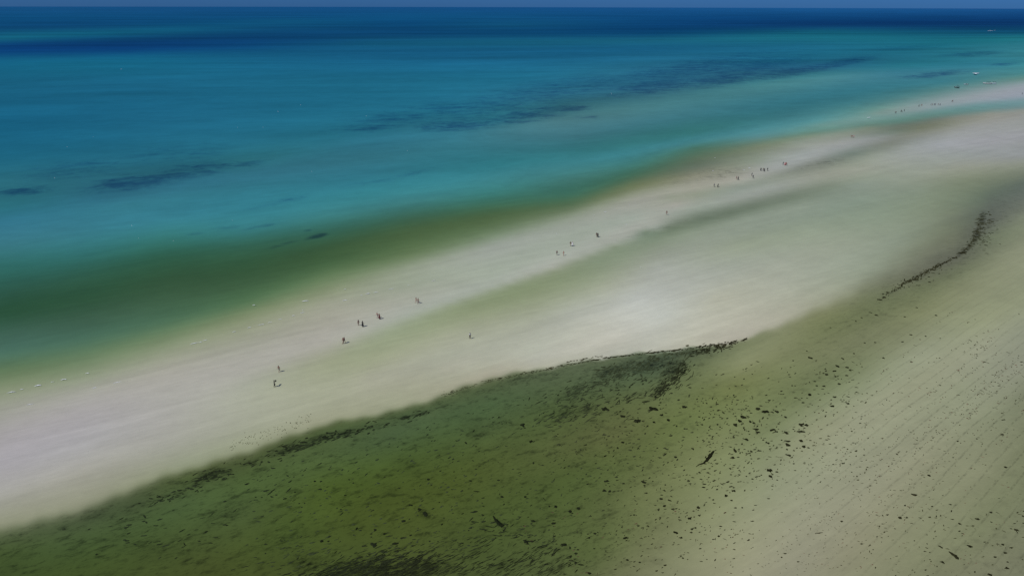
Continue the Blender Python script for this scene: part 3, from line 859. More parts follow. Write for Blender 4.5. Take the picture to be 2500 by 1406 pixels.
def add_box(bm, cx, cy, cz, sx, sy, sz, bevel=0.0):
    r = bmesh.ops.create_cube(bm, size=1.0, matrix=Matrix.Translation((cx, cy, cz)) @ Matrix.Diagonal((sx, sy, sz, 1)))
    if bevel:
        ed = {e for v in r['verts'] for e in v.link_edges}
        bmesh.ops.bevel(bm, geom=list(ed), offset=bevel, segments=2, affect='EDGES')


def add_tube(bm, a, b, r0, r1=None, n=8):
    a, b = Vector(a), Vector(b)
    d = b - a
    M = Matrix.Translation((a + b) / 2) @ d.to_track_quat('Z', 'Y').to_matrix().to_4x4()
    bmesh.ops.create_cone(bm, cap_ends=True, segments=n, radius1=r0, radius2=r1 if r1 is not None else r0, depth=d.length, matrix=M)


def hull_mesh(name, L, Wd, Hh, rake=.5, bow_lift=.3, draft=.25, double=False):
    """Open boat hull along +Y (bow): planked shell with an inner skin, a rim and a flat transom."""
    n, m = 15, 9
    bm = bmesh.new()
    outer, inner = [], []
    for i in range(n):
        t = i / (n - 1)
        s = min(1, 1 - abs(2 * t - 1) ** 2.2) if double else (1 - max(0, (t - .35) / .65) ** 2.4) * (.86 + .14 * min(1, t / .35))
        s = max(s, .03)
        sheer = Hh + bow_lift * max(0, (t - .45) / .55) ** 2 + (bow_lift * max(0, (.45 - t) / .45) ** 2 if double else 0)
        ro, ri = [], []
        for j in range(m):
            q = 2 * j / (m - 1) - 1
            a = abs(q)
            xx = Wd / 2 * s * (1 if q > 0 else -1) * a ** .62
            zz = -draft * (1 - .7 * max(0, t - .6) / .4) * (1 - a ** 2.2) + sheer * a ** 2.2
            yy = (t - .5) * L + rake * max(0, t - .75) / .25 * (zz / max(sheer, .01)) * .6
            ro.append(bm.verts.new((xx, yy, zz)))
            ri.append(bm.verts.new((xx * .9, yy * .985, zz + (.05 if a < .95 else .0))))
        outer.append(ro)
        inner.append(ri)
    for i in range(n - 1):
        for j in range(m - 1):
            bm.faces.new((outer[i][j], outer[i][j + 1], outer[i + 1][j + 1], outer[i + 1][j])).smooth = True
            bm.faces.new((inner[i][j], inner[i + 1][j], inner[i + 1][j + 1], inner[i][j + 1])).smooth = True
        for j in (0, m - 1):
            bm.faces.new((outer[i][j], outer[i + 1][j], inner[i + 1][j], inner[i][j]))
    for e in (0, n - 1):
        for j in range(m - 1):
            bm.faces.new((outer[e][j], outer[e][j + 1], inner[e][j + 1], inner[e][j]))
    bmesh.ops.recalc_face_normals(bm, faces=bm.faces)
    me = bpy.data.meshes.new(name)
    bm.to_mesh(me)
    bm.free()
    return me


WHITE = plain('white_boat_paint', (.58, .62, .64), .35, .05, 3)
CREAM = plain('weathered_white_paint', (.36, .38, .38), .55, .12, 4)
DARKP = plain('black_boat_paint', (.02, .022, .028), .4, .15, 3)
CANVAS = plain('dark_awning_canvas', (.012, .016, .018), .85, .15, 5)
PALEC = plain('pale_awning_canvas', (.7, .7, .66), .85, .08, 5)
WOOD = plain('weathered_wood', (.16, .11, .07), .8, .25, 8)
STEEL = plain('dull_steel', (.35, .36, .37), .35, .08, 6, .9)
RUBBER = plain('black_engine_cover', (.02, .02, .02), .35, .1, 6)
SMOKED = plain('tinted_windscreen', (.03, .05, .06), .1, .03, 6)
CUSHION = plain('blue_grey_cushion', (.12, .16, .22), .8, .1, 6)


def outboard(root, y, z):
    def f(bm):
        add_box(bm, 0, y - .22, z + .28, .34, .46, .42, .08)
        add_tube(bm, (0, y - .25, z + .08), (0, y - .25, z - .55), .07, .05)
        add_box(bm, 0, y - .3, z - .5, .05, .36, .1)
    link('outboard_motor', mesh_of('outboard_motor', f), RUBBER, root)


def thwarts(root, L, Wd, z, k, mat):
    me = mesh_of('bench', lambda bm: add_box(bm, 0, 0, 0, Wd * .86, .3, .05, .012))
    for i in range(k):
        o = link('bench', me, mat, root)
        o.location = (0, -L * .3 + L * .5 * i / max(1, k - 1), z)


def awning(root, y0, y1, Wd, z, mat, z0=.4):
    def top(bm):
        n = 7
        rows = []
        for yy in (y0, (y0 + y1) / 2, y1):
            rows.append([(bm.verts.new((Wd * (i / (n - 1) - .5), yy, z + .16 * (1 - (2 * i / (n - 1) - 1) ** 2))), bm.verts.new((Wd * (i / (n - 1) - .5), yy, z - .05 + .16 * (1 - (2 * i / (n - 1) - 1) ** 2)))) for i in range(n)])
        for a, b in zip(rows[:-1], rows[1:]):
            for i in range(n - 1):
                bm.faces.new((a[i][0], a[i + 1][0], b[i + 1][0], b[i][0]))
                bm.faces.new((a[i][1], b[i][1], b[i + 1][1], a[i + 1][1]))
        for r in (rows[0], rows[-1]):
            for i in range(n - 1): bm.faces.new((r[i][0], r[i][1], r[i + 1][1], r[i + 1][0]))
        for i in (0, n - 1):
            for a, b in zip(rows[:-1], rows[1:]): bm.faces.new((a[i][0], b[i][0], b[i][1], a[i][1]))
    link('awning', mesh_of('awning', top), mat, root)
    for sx in (-1, 1):
        for yy in (y0 + .1, y1 - .1):
            link('awning_post', mesh_of('awning_post', lambda bm: add_tube(bm, (sx * Wd * .44, yy, z0), (sx * Wd * .46, yy, z + .02), .028)), STEEL, root)


def boat(name, px, py, bearing, label, cat='boat', z=0.0):
    x, y = survey(px, py)
    o = bpy.data.objects.new(name, None)
    COL.objects.link(o)
    o.location = (x, y, z)
    o.rotation_euler = (0, 0, -math.radians(bearing))
    return tag(o, label, cat)


# dark boat moored off the far beach, under a dark awning
b = boat('moored_boat', 2335.6, 214.6, 300, 'black hulled boat with a flat dark awning moored off the far end of the bar')
link('hull', hull_mesh('hull', 4.9, 1.9, .85, .4, .25), DARKP, b)
awning(b, -1.9, .5, 1.9, 2.35, CANVAS, .7)
thwarts(b, 4.9, 1.6, .55, 3, WOOD)
outboard(b, -2.4, .6)
link('rub_rail', mesh_of('rub_rail', lambda bm: [add_tube(bm, (s * .88, -2.3, .80), (s * .93, .2, .86), .05) for s in (-1, 1)]), DARKP, b)
# small pale skiff behind it
b = boat('moored_skiff', 2358.2, 207.0, 285, 'small pale skiff with a dark engine lying between the dark boat and the white pair')
link('hull', hull_mesh('hull', 4.4, 1.5, .6, .4, .3), CREAM, b)
thwarts(b, 4.4, 1.3, .4, 3, WOOD)
outboard(b, -2.2, .45)
link('console', mesh_of('console', lambda bm: (add_box(bm, 0, -.7, .85, .7, .6, .8, .06), add_box(bm, 0, -.42, 1.35, .62, .04, .35, .01))), RUBBER, b)
# the two long white boats side by side
b = boat('outrigger_boat', 2410.5, 204.9, 292, 'long white outrigger boat with dark awning, moored beside a shorter boat off the far beach')
link('hull', hull_mesh('hull', 9.0, 1.7, .95, .6, .45, .3, True), CREAM, b)
awning(b, -2.8, 1.2, 2.0, 2.5, CANVAS, .8)
thwarts(b, 8.0, 1.5, .6, 4, CUSHION)
outboard(b, -4.2, .8)
for yy in (-1.8, 1.6):
    link('outrigger_spar', mesh_of('outrigger_spar', lambda bm: add_tube(bm, (-2.6, yy, .95), (2.6, yy, .95), .06, .05)), WOOD, b)
for sx in (-1, 1):
    fl = link('outrigger_float', mesh_of('outrigger_float', lambda bm: (add_tube(bm, (sx * 2.55, -2.6, .12), (sx * 2.55, 2.2, .12), .14, .12), add_tube(bm, (sx * 2.55, 2.2, .12), (sx * 2.55, 3.1, .35), .12, .03))), CREAM, b)
    for yy in (-1.8, 1.6):
        link('float_strut', mesh_of('float_strut', lambda bm: add_tube(bm, (sx * 2.55, yy, .2), (sx * 2.5, yy, .95), .04)), WOOD, fl)
b = boat('tour_boat', 2425.0, 205.0, 282, 'shorter white boat with two dark awnings moored beside the long outrigger boat')
link('hull', hull_mesh('hull', 5.6, 1.9, .9, .5, .35), WHITE, b)
awning(b, -2.4, -1.1, 1.8, 2.2, CANVAS, .75)
awning(b, -.6, 1.1, 1.8, 2.35, CANVAS, .75)
thwarts(b, 5.2, 1.6, .55, 3, CUSHION)
outboard(b, -2.7, .7)


def speedboat(px, py, bearing, label, L=6.5):
    b = boat('speedboat', px, py, bearing, label, 'motorboat', .1)
    link('hull', hull_mesh('hull', L, L * .31, .95, .8, .45, .3), WHITE, b)
    link('foredeck', mesh_of('foredeck', lambda bm: add_box(bm, 0, L * .19, .98, L * .24, L * .3, .10, .04)), WHITE, b)
    ws = link('windscreen', mesh_of('windscreen', lambda bm: add_box(bm, 0, L * .05, 1.25, L * .24, .05, .45, .015)), SMOKED, b)
    link('windscreen_frame', mesh_of('windscreen_frame', lambda bm: [add_tube(bm, (s * L * .123, L * .05, 1.0), (s * L * .118, L * .045, 1.5), .03) for s in (-1, 1)]), STEEL, ws)
    me = mesh_of('seat', lambda bm: (add_box(bm, 0, 0, 0, .5, .5, .4, .06), add_box(bm, 0, -.24, .35, .5, .1, .5, .04)))
    for sx in (-1, 1):
        for yy in (-.08, -.26):
            o = link('seat', me, CUSHION, b)
            o.location = (sx * L * .075, L * yy, .7)
    outboard(b, -L * .5, .7)
    return b


def foam_mat():
    k = Nodes('white_foam')
    pos = k.n('NewGeometry').outputs['Position']
    f = k.ramp(k.noise(pos, 1.6, 4, .7), .3, .7, .75, 1.0)
    b = k.n('BsdfPrincipled')
    rgb = k.n('RGB')
    rgb.outputs[0].default_value = (.80, .84, .86, 1)
    k.put(b.inputs['Base Color'], k.tint(rgb.outputs[0], f))
    b.inputs['Roughness'].default_value = .9
    k.put(k.out.inputs['Surface'], b.outputs[0])
    return k.m


FOAM = foam_mat()


def ridge_mesh(name, pts, wid, hgt, seed):
    """A low ridge of broken foam along a curve: pointed ends, ragged flanks, a crest."""
    r = random.Random(seed)
    bm = bmesh.new()
    rows = []
    n = len(pts)
    for i, p in enumerate(pts):
        t = i / (n - 1)
        s = math.sin(math.pi * min(max(t, .03), .97)) ** .7 * r.uniform(.55, 1.25)
        q = Vector(pts[min(i + 1, n - 1)]) - Vector(pts[max(i - 1, 0)])
        nrm = Vector((-q.y, q.x)).normalized()
        row = []
        for off, hh in ((-1, -.02), (-.45, .7), (0, 1), (.5, .55), (1, -.02)):
            row.append(bm.verts.new((p[0] + nrm.x * wid * s * off, p[1] + nrm.y * wid * s * off, hgt * s * hh)))
        rows.append(row)
    for a, b in zip(rows[:-1], rows[1:]):
        for j in range(4): bm.faces.new((a[j], a[j + 1], b[j + 1], b[j])).smooth = True
    bmesh.ops.recalc_face_normals(bm, faces=bm.faces)
    for f in bm.faces:
        if f.normal.z < 0: f.normal_flip()
    me = bpy.data.meshes.new(name)
    bm.to_mesh(me)
    bm.free()
    return me


def foam(px, py, w, h, label, group, slope=-.12, name='foam_crest', cat='breaking ripple', seed=0):
    """A crest of foam W x H photo pixels large, lying on the water."""
    x, y = survey(px, py)
    n = max(5, int(w / 3) + 4)
    pts = []
    r = random.Random(seed + int(px * 7 + py))
    for i in range(n):
        t = i / (n - 1) - .5
        a = survey(px + w * t, py + w * t * slope + (h * .35) * (4 * t * t - .5) + r.uniform(-.12, .12) * h)
        pts.append((a[0] - x, a[1] - y))
    u = survey(px, py - h * .5)
    wid = max(.08, (u[1] - y) * .42)
    o = link(name, ridge_mesh(name, pts, wid, min(.22, .04 + wid * .12), seed + int(px)), FOAM)
    o.location = (x, y, .01)
    return tag(o, label, cat, group)


speedboat(2384.0, 180.6, 112, 'white speedboat under way close past the dark seagrass streaks', 5.6)
foam(2379.0, 179.8, 10, 2.2, 'white wake trailing from the speedboat beside the seagrass streaks', None, .22, 'boat_wake', 'wake')
speedboat(2429.0, 75.2, 70, 'distant speedboat at the head of a long white wake under the horizon', 5.0)
foam(2418.5, 75.6, 15, .35, 'long thin white wake of the distant speedboat under the horizon', None, -.03, 'boat_wake', 'wake')


# ------------------------------------------------------------------ foam along the seaward edge of the bar
def seg(ox, oy, sc, L): return [(ox + a / sc, oy + b / sc, c / sc, d / sc) for a, b, c, d in L]


GE = 'small ripples breaking along the sea edge of the bar'
for i, q in enumerate(seg(0, 500, 2.778, [(75, 1270, 62, 9), (147, 1250, 25, 5), (255, 1225, 50, 11), (355, 1200, 22, 5), (430, 1183, 42, 9), (592, 1141, 28, 7)])):
    foam(*q, ('longest curl of white foam at the near end of the bar edge', 'short white ripple between two longer curls at the near end', 'second long curl of white foam at the near end of the bar edge',
              'tiny white ripple before the arched foam curl', 'arched white foam curl at the near end of the bar edge', 'single white ripple standing apart seaward of the near end')[i], GE, -.16)
for q in seg(0, 500, 2.778, [(795, 1203, 60, 5), (640, 1240, 30, 4), (1320, 938, 70, 5), (1390, 918, 30, 4), (1588, 860, 26, 5), (1690, 832, 26, 5), (1770, 812, 50, 5), (1830, 797, 34, 4),
                             (1900, 776, 24, 4), (1990, 752, 20, 5), (2050, 732, 32, 6), (2055, 712, 12, 4), (2335, 648, 24, 5), (2340, 572, 12, 4), (2490, 603, 30, 4), (205, 1352, 50, 5), (1360, 930, 24, 4)]):
    foam(*q, 'thin white ripple along the sea edge of the bar', GE, -.2)
foam(2070 / 2.778, 500 + 652 / 2.778, 17, 2.8, 'bright white ripple seaward of the broken foam line', GE, -.1)
foam(1720 / 2.778, 500 + 680 / 2.778, 7, 2.2, 'small round fleck of foam out in the olive water', GE)
for q in seg(820, 680, 6.579, [(145, 348, 75, 10), (520, 238, 60, 7), (640, 220, 72, 7), (890, 165, 84, 7), (410, 268, 30, 5), (1165, 108, 40, 5), (1570, 33, 60, 4)]):
    foam(*q, 'thin white ripple seaward of the nearest walkers', GE, -.16)
for q in seg(1320, 490, 7.353, [(1160, 205, 52, 8), (1535, 428, 25, 9), (955, 265, 40, 4), (1600, 68, 16, 6), (285, 592, 20, 8), (1800, 1193, 15, 6)]):
    foam(*q, 'faint white fleck of foam on the middle of the bar', GE, -.05)
for q in seg(1700, 360, 8.27, [(340, 475, 42, 12), (1070, 418, 60, 10), (960, 457, 42, 6), (380, 212, 40, 6)]):
    foam(*q, 'faint white ripple over the dark rippled patch', GE, 0)
foam(1900 + 915 / 4.135, 1188 / 4.135, 10, 1.1, 'thin white line of foam before the far walkers', GE, -.15)
GC = 'scattered whitecaps on the blue sea'
for q in seg(0, 0, 2.5, [(740, 423, 7, 4), (1697, 682, 9, 5), (1835, 642, 6, 3), (2235, 709, 5, 4), (410, 897, 8, 5), (332, 1086, 9, 6), (803, 1377, 9, 5), (1903, 1048, 7, 4), (1605, 778, 6, 4), (1450, 780, 6, 3), (570, 835, 6, 3)]) \
        + seg(0, 500, 2.778, [(893, 140, 11, 6), (940, 225, 8, 6), (1175, 243, 12, 5), (1575, 105, 7, 4)]) + seg(900, 0, 2.5, [(1482, 572, 8, 4), (235, 920, 5, 5), (932, 640, 5, 3)]):
    foam(q[0], q[1], q[2] * .5, q[3] * .32, 'tiny whitecap far out on the blue water', GC, 0, 'whitecap', 'whitecap')

NTH = ['first', 'second', 'third', 'fourth', 'fifth', 'sixth', 'seventh', 'eighth', 'ninth', 'tenth', 'eleventh', 'twelfth']
shared = {}
for o in COL.objects:
    if o.parent is None and o.get('group') in (GE, GC): shared.setdefault(o['label'], []).append(o)
for lab, L in shared.items():
    L.sort(key=lambda o: o.location.y)
    if len(L) > 1:
        for i, o in enumerate(L):
            j = len(L) - 1 - i
            if min(i, j) < len(NTH): o['label'] = '%s, %s from %s end' % ((lab, NTH[i], 'near') if i <= j else (lab, NTH[j], 'far'))


# ------------------------------------------------------------------ seaweed clumps lying on the bed
def weed_mat():
    k = Nodes('dark_seaweed')
    pos = k.n('NewGeometry').outputs['Position']
    f = k.ramp(k.noise(pos, 3.0, 4, .7), .25, .75, .55, 1.6, False)
    b = k.n('BsdfPrincipled')
    k.put(b.inputs['Base Color'], k.tint(k.n('Attribute', attribute_name='weed_tone').outputs['Color'], f))
    b.inputs['Roughness'].default_value = .95
    b.inputs['Specular IOR Level'].default_value = 0.0
    bp = k.n('Bump')
    bp.inputs['Strength'].default_value = .8
    k.put(bp.inputs['Height'], k.noise(pos, 9.0, 3, .7))
    k.put(b.inputs['Normal'], bp.outputs[0])
    k.put(k.out.inputs['Surface'], b.outputs[0])
    return k.m


WEED = weed_mat()
WEED_TONE = (.017, .016, .007)


def clump_mesh(a, b, ang, seed, hgt):
    """Lobed mound of tangled weed: ragged outline, a torn rim and a lumpy top. a, b: half axes in metres."""
    r = np.random.default_rng(seed)
    n = 18
    th = np.arange(n) * 2 * np.pi / n
    rad = 1 + sum(r.normal(0, .24 / (k ** .6)) * np.cos(k * th + r.uniform(0, 6.28)) for k in (2, 3, 4, 5, 7))
    rad = np.clip(rad * r.uniform(.85, 1.12, n), .55, 1.6)
    V, Fc = [], []
    for q, hh in ((1.0, -.25), (.8, .55), (.42, .9)):
        for i in range(n):
            x, y = a * rad[i] * q * math.cos(th[i]), b * rad[i] * q * math.sin(th[i])
            V.append((x * math.cos(ang) - y * math.sin(ang), x * math.sin(ang) + y * math.cos(ang), hgt * hh * r.uniform(.75, 1.25)))
    V.append((0, 0, hgt))
    for q in range(2):
        for i in range(n):
            j = (i + 1) % n
            Fc.append((q * n + i, q * n + j, (q + 1) * n + j, (q + 1) * n + i))
    for i in range(n): Fc.append((2 * n + i, 2 * n + (i + 1) % n, 3 * n))
    me = bpy.data.meshes.new('seaweed_clump')
    me.from_pydata(V, [], Fc)
    me.polygons.foreach_set('use_smooth', [True] * len(Fc))
    col_attr(me, 'weed_tone', np.tile(np.array(WEED_TONE) * r.uniform(.8, 1.5), (len(V), 1)))
    return me


CL = []
CL += seg(1800, 1000, 3.463, [(240,18,50,22),(340,18,30,18),(50,62,40,30),(20,95,30,25),(408,62,22,18),(110,100,22,22),(140,112,25,18),(540,125,45,22),(585,130,35,22),(160,165,45,18),(175,190,40,14),(300,170,55,18),(330,185,30,14),
  (415,195,35,22),(540,185,55,22),(80,252,30,20),(262,282,25,16),(425,265,55,14),(428,297,42,28),(540,262,30,24),(562,312,30,24),(420,335,18,12),(118,352,20,20),(185,347,40,10),(435,385,38,20),(275,512,45,32),(280,562,40,18),
  (335,525,20,15),(128,585,15,12),(1350,375,14,14),(1012,562,14,10),(1622,555,26,18),(1497,718,42,22),(2268,485,28,16),(2250,85,38,8),(1268,887,26,10),(1375,912,32,20),(882,942,22,14),(690,1040,60,8),(1050,1132,22,10),
  (2145,867,26,14),(2030,922,40,16),(1880,962,24,16),(2360,1015,36,20),(2415,898,20,14),(1720,1158,20,24),(1965,1152,36,22),(1838,1232,40,60),(1735,1287,30,22),(2245,1137,28,14),(2315,1165,26,12),(2265,1208,40,12),(2180,1243,28,14),
  (2285,1285,22,10),(2280,1337,34,18),(2135,1392,40,20),(1610,1402,25,8),(1862,265,16,12),(2025,245,16,8),(405,1213,24,6),(375,1245,18,10),(515,1283,22,6),(265,750,24,8),(2240,210,35,12),(350,118,18,10),(475,165,14,10),(95,182,18,8)])
CL += seg(1100, 1000, 3.463, [(610,130,40,28),(680,268,26,28),(1455,275,30,16),(1412,322,18,16),(1142,297,28,8),(2048,330,22,18),(1815,373,16,14),(1903,400,26,16),(1580,95,50,30),(1455,55,45,18),(1720,105,20,20),(1840,88,24,20),(1690,5,40,14),
  (1780,45,24,16),(700,450,18,16),(1320,603,45,20),(1300,685,40,14),(1345,690,30,14),(1632,612,24,30),(1640,640,16,14),(1655,703,26,10),(1780,752,30,18),(1808,812,28,18),(1852,765,28,14),(1758,845,20,14),(1880,838,34,12),(2095,825,34,20),
  (2020,918,32,20),(2060,905,14,8),(2102,893,16,14),(2220,760,22,10),(2190,742,16,8),(2330,725,30,22),(2395,685,30,18),(2375,765,22,12),(2365,497,18,16),(2405,125,28,24),(2405,345,24,40),(2385,405,36,20),(1905,1037,36,22),(2040,1008,22,16),
  (2070,997,20,14),(2035,1037,26,10),(2268,1067,24,14),(1950,1080,30,12),(1480,1082,42,20),(1220,1045,26,18),(1170,1082,30,10),(958,1140,50,28),(1215,1172,22,8),(1590,980,24,10),(1672,985,16,12),(1772,912,16,12),(1552,888,20,12),(1082,833,32,24),
  (1012,858,30,24),(890,818,32,20),(835,815,18,12),(870,958,36,18),(435,735,30,18),(632,735,26,14),(202,862,50,18),(405,595,24,12),(170,600,30,10),(1495,1268,22,18),(1600,1288,24,12),(1815,1312,30,12),(1742,1360,22,12),(1175,1380,36,18),
  (1060,1213,36,16),(1058,1292,30,16),(2110,1172,26,8),(1965,1252,20,12),(2140,655,28,12),(2105,530,18,14),(760,1158,60,14),(640,1115,45,30),(130,280,14,24),(700,940,30,24),(1010,1165,18,24),(1015,1240,26,20)])
CL += seg(1200, 750, 3.514, [(1390,870,55,40),(1655,855,50,20),(975,872,55,36),(1128,935,45,18),(1250,975,50,30),(1518,965,24,18),(1460,925,26,16),(1320,810,60,14),(2160,945,36,24),(2130,975,24,18),(2090,1010,30,26),(2285,870,50,20),
  (2350,895,60,24),(2445,895,30,18),(1450,817,22,10),(1410,770,30,22)])
CL += seg(1900, 450, 2.557, [(200,1083,25,12),(402,1088,12,14),(370,1135,22,14),(430,1143,24,10),(448,1160,16,8),(350,1165,30,8),(302,1187,26,10),(358,1199,18,8),(427,1193,20,8),(380,1245,22,10),(240,1257,16,8),(285,1259,22,8),(196,1312,20,18),
  (107,1332,22,6),(350,1327,20,10),(338,1384,28,12),(435,1368,24,10),(155,1362,22,8),(605,987,16,6),(540,990,14,6),(776,983,16,6),(828,939,18,8),(920,948,12,6),(657,1084,16,8),(473,1056,16,6),
  (612,817,20,8),(576,801,16,6),(520,833,12,6),(485,855,12,6),(790,827,14,6),(865,770,14,6),(325,895,12,4),(178,1040,10,6),(630,720,30,8),(662,705,20,10),(945,611,16,6),(940,578,12,6),(985,818,14,8),(1297,381,20,6),(1385,374,8,5),
  (1095,460,26,8),(1150,429,45,8)])
CL += seg(500, 1000, 3.463, [(930,603,22,12),(982,605,22,12),(975,670,28,14),(1188,722,22,10),(1220,590,16,10),(1255,618,18,10),(1890,588,24,18),(1440,1015,26,22),(1285,1003,24,16),(1520,1048,28,18),(1680,940,44,20),(1865,880,44,40),(1815,840,30,24),
  (1740,805,34,16),(2005,967,20,12),(1740,1060,24,14),(1670,1082,40,12),(1610,1130,60,20),(1430,1140,60,36),(1350,1150,50,12),(990,1110,30,20),(1045,1110,24,10),(430,738,18,8),(482,740,18,8),(2280,860,40,10),(2300,690,44,10),(1150,840,16,10)])

ZONES = [  # (test on chart point, where, group)
    (lambda x, y: x < 700, 'on the dark green turf of the deep pool', 'clumps in the deep pool'),
    (lambda x, y: x > 2150 and y > 1240, 'near the bottom corner of the flats', 'clumps on the corner flats'),
    (lambda x, y: x > 2090 and y > 1000, 'among the debris rows of the flats', 'lone clumps on the rippled flats'),
    (lambda x, y: x > 2090 and y < 860 , 'below the curved dark weed line', 'clumps below the curved weed line'),
    (lambda x, y: x > 1950 and y < 960, 'in the scatter trailing up the pale slope', 'clumps trailing up the slope'),
    (lambda x, y: x > 1790 and y < 1130, 'in the dense scatter beside pale sand', 'dense clumps at the green edge'),
    (lambda x, y: x > 1560 and y > 1130, 'on the pale edge below the dense scatter', 'clumps along the pale edge'),
    (lambda x, y: y < 1110 and x > 1250, 'on olive turf before the weed bed', 'clumps before the weed bed'),
    (lambda x, y: y > 1300, 'beside the streaky mat at the bottom', 'clumps beside the streaky mat'),
    (lambda x, y: x > 1350, 'on the mid green slope of the pool', 'clumps on the pool slope'),
    (lambda x, y: True, 'on the open olive floor of the pool', 'clumps on the pool floor')]


def zone(x, y):
    for i, (f, w, g) in enumerate(ZONES):
        if f(x, y): return i


members = {}
for c in CL:
    members.setdefault(zone(c[0], c[1]), []).append(c)
NTH = ['first', 'second', 'third', 'fourth', 'fifth', 'sixth', 'seventh', 'eighth', 'ninth', 'tenth', 'eleventh', 'twelfth', 'thirteenth', 'fourteenth', 'fifteenth', 'sixteenth']
ORD = ['largest', 'second largest', 'third largest']
for zi, L in members.items():
    L.sort(key=lambda c: -c[2] * c[3])
    where, grp = ZONES[zi][1], ZONES[zi][2]
    rest = sorted(L[3:], key=lambda c: -c[1])
    rank = {c[:2]: (NTH[i], 'near') for i, c in enumerate(rest) if i < min(len(NTH), (len(rest) + 1) // 2)}
    rank.update({c[:2]: (NTH[i], 'far') for i, c in enumerate(rest[::-1]) if i < min(len(NTH), len(rest) // 2)})
    for i, (cx, cy, w, h) in enumerate(L):
        x, y, z = on_bed(cx, cy)
        m = survey(cx + 1, cy, z)[0] - x                     # metres across one photo pixel
        mv = survey(cx, cy - 1, z)[1] - y                    # metres away per photo pixel
        a, b = max(.12, w * m * .54), max(.12, h * mv * .52)
        o = link('seaweed_clump', clump_mesh(a, b, rng.normal(.12, .22), int(cx * 31 + cy * 17), min(.16, .05 + .12 * min(a, b))), WEED)
        o.location = (x, y, z)
        if i < 3: lab = '%s dark seaweed clump %s' % (ORD[i], where)
        else:
            shape = 'long thin' if w / h > 2.6 else 'oblong' if w / h > 1.7 else 'rounded'
            lab = '%s %s dark seaweed clump %s' % ('medium' if w * h > 60 else 'small', shape, where)
            if (cx, cy) in rank: lab = '%s seaweed clump, %s from %s end, %s' % ((shape,) + rank[cx, cy] + (where,))
        tag(o, lab, 'seaweed', grp)


def strip_weed(path, label):
    """A long drift of weed along chart points (x, y, half width)."""
    P = []
    for (x0, y0, w0), (x1, y1, w1) in zip(path[:-1], path[1:]):
        for i in range(4):
            t = i / 4
            P.append((x0 + (x1 - x0) * t, y0 + (y1 - y0) * t, w0 + (w1 - w0) * t))
    P.append(path[-1])
    bx, by, bz = on_bed(P[len(P) // 2][0], P[len(P) // 2][1])
    V, Fc = [], []
    for i, (cx, cy, w) in enumerate(P):
        q, p = P[min(i + 1, len(P) - 1)], P[max(i - 1, 0)]
        d = Vector((q[0] - p[0], q[1] - p[1])).normalized()
        for off, hh in ((-1, -.03), (-.5, .08), (.1, .12), (.6, .07), (1, -.03)):
            k = w * off * rng.uniform(.6, 1.35)
            X_, Y_ = survey(cx - d.y * k, cy + d.x * k, bz)
            V.append((X_ - bx, Y_ - by, hh * min(1, w / 2)))
    for i in range(len(P) - 1):
        for j in range(4): Fc.append((i * 5 + j, i * 5 + j + 1, i * 5 + j + 6, i * 5 + j + 5))
    me = bpy.data.meshes.new('seaweed_drift')
    me.from_pydata(V, [], Fc)
    col_attr(me, 'weed_tone', np.tile(np.array(WEED_TONE), (len(V), 1)))
    o = link('seaweed_drift', me, WEED)
    o.location = (bx, by, bz)
    return tag(o, label, 'seaweed')


strip_weed([(1699, 1139, .8), (1706, 1134, 1.6), (1718, 1130, 2), (1727, 1121, 4.6), (1735, 1110, 4.8), (1741, 1103, 3.4), (1744, 1100, 1.2)], 'long dark seaweed drift shaped like a club on the green slope')
strip_weed([(1204, 1259, 1.5), (1209, 1267, 3.5), (1217, 1276, 5), (1226, 1283, 4.5), (1231, 1281, 1.5)], 'hooked dark seaweed drift lying above the streaky mat')


# ------------------------------------------------------------------ loose litter of weed, past counting
LIT = []                # chart x, y, length, width (photo pixels), slope angle, tone


def scatter(n, fx, fy, ln, wd, ang, tone=1.0, red=0.0):
    for _ in range(n):
        x = fx() if callable(fx) else rng.uniform(*fx)
        y = fy(x) if callable(fy) else rng.uniform(*fy)
        LIT.append((x, y, rng.uniform(*ln), rng.uniform(*wd), rng.normal(*ang), tone * math.exp(rng.normal(.75, .6)), rng.uniform() < red))


def spots(n, L, ln, wd, ang, tone=1.0):
    """Gaussian clusters (x, y, rx, ry, slope)."""
    w = np.array([l[2] * l[3] for l in L], float)
    for i in rng.choice(len(L), n, p=w / w.sum()):
        x0, y0, rx, ry, sl = L[i]
        dx = rng.normal(0, rx)
        LIT.append((x0 + dx, y0 + sl * dx + rng.normal(0, ry), rng.uniform(*ln), rng.uniform(*wd), rng.normal(*ang), tone * rng.uniform(.7, 1.5), False))


def along(n, path, sx, ln, wd, ang, tone=1.0):
    """Along a line of chart points (x, y, spread up/down)."""
    P = np.array(path, float)
    s = np.concatenate([[0], np.cumsum(np.hypot(*np.diff(P[:, :2], axis=0).T))])
    for t in s[-1] * rng.beta(1.5, 1.5, n):
        x, y, w = (np.interp(t, s, P[:, i]) for i in range(3))
        LIT.append((x + rng.normal(0, sx), y + rng.normal(0, 1) * w, rng.uniform(*ln), rng.uniform(*wd), rng.normal(*ang), tone * rng.uniform(.7, 1.5), False))


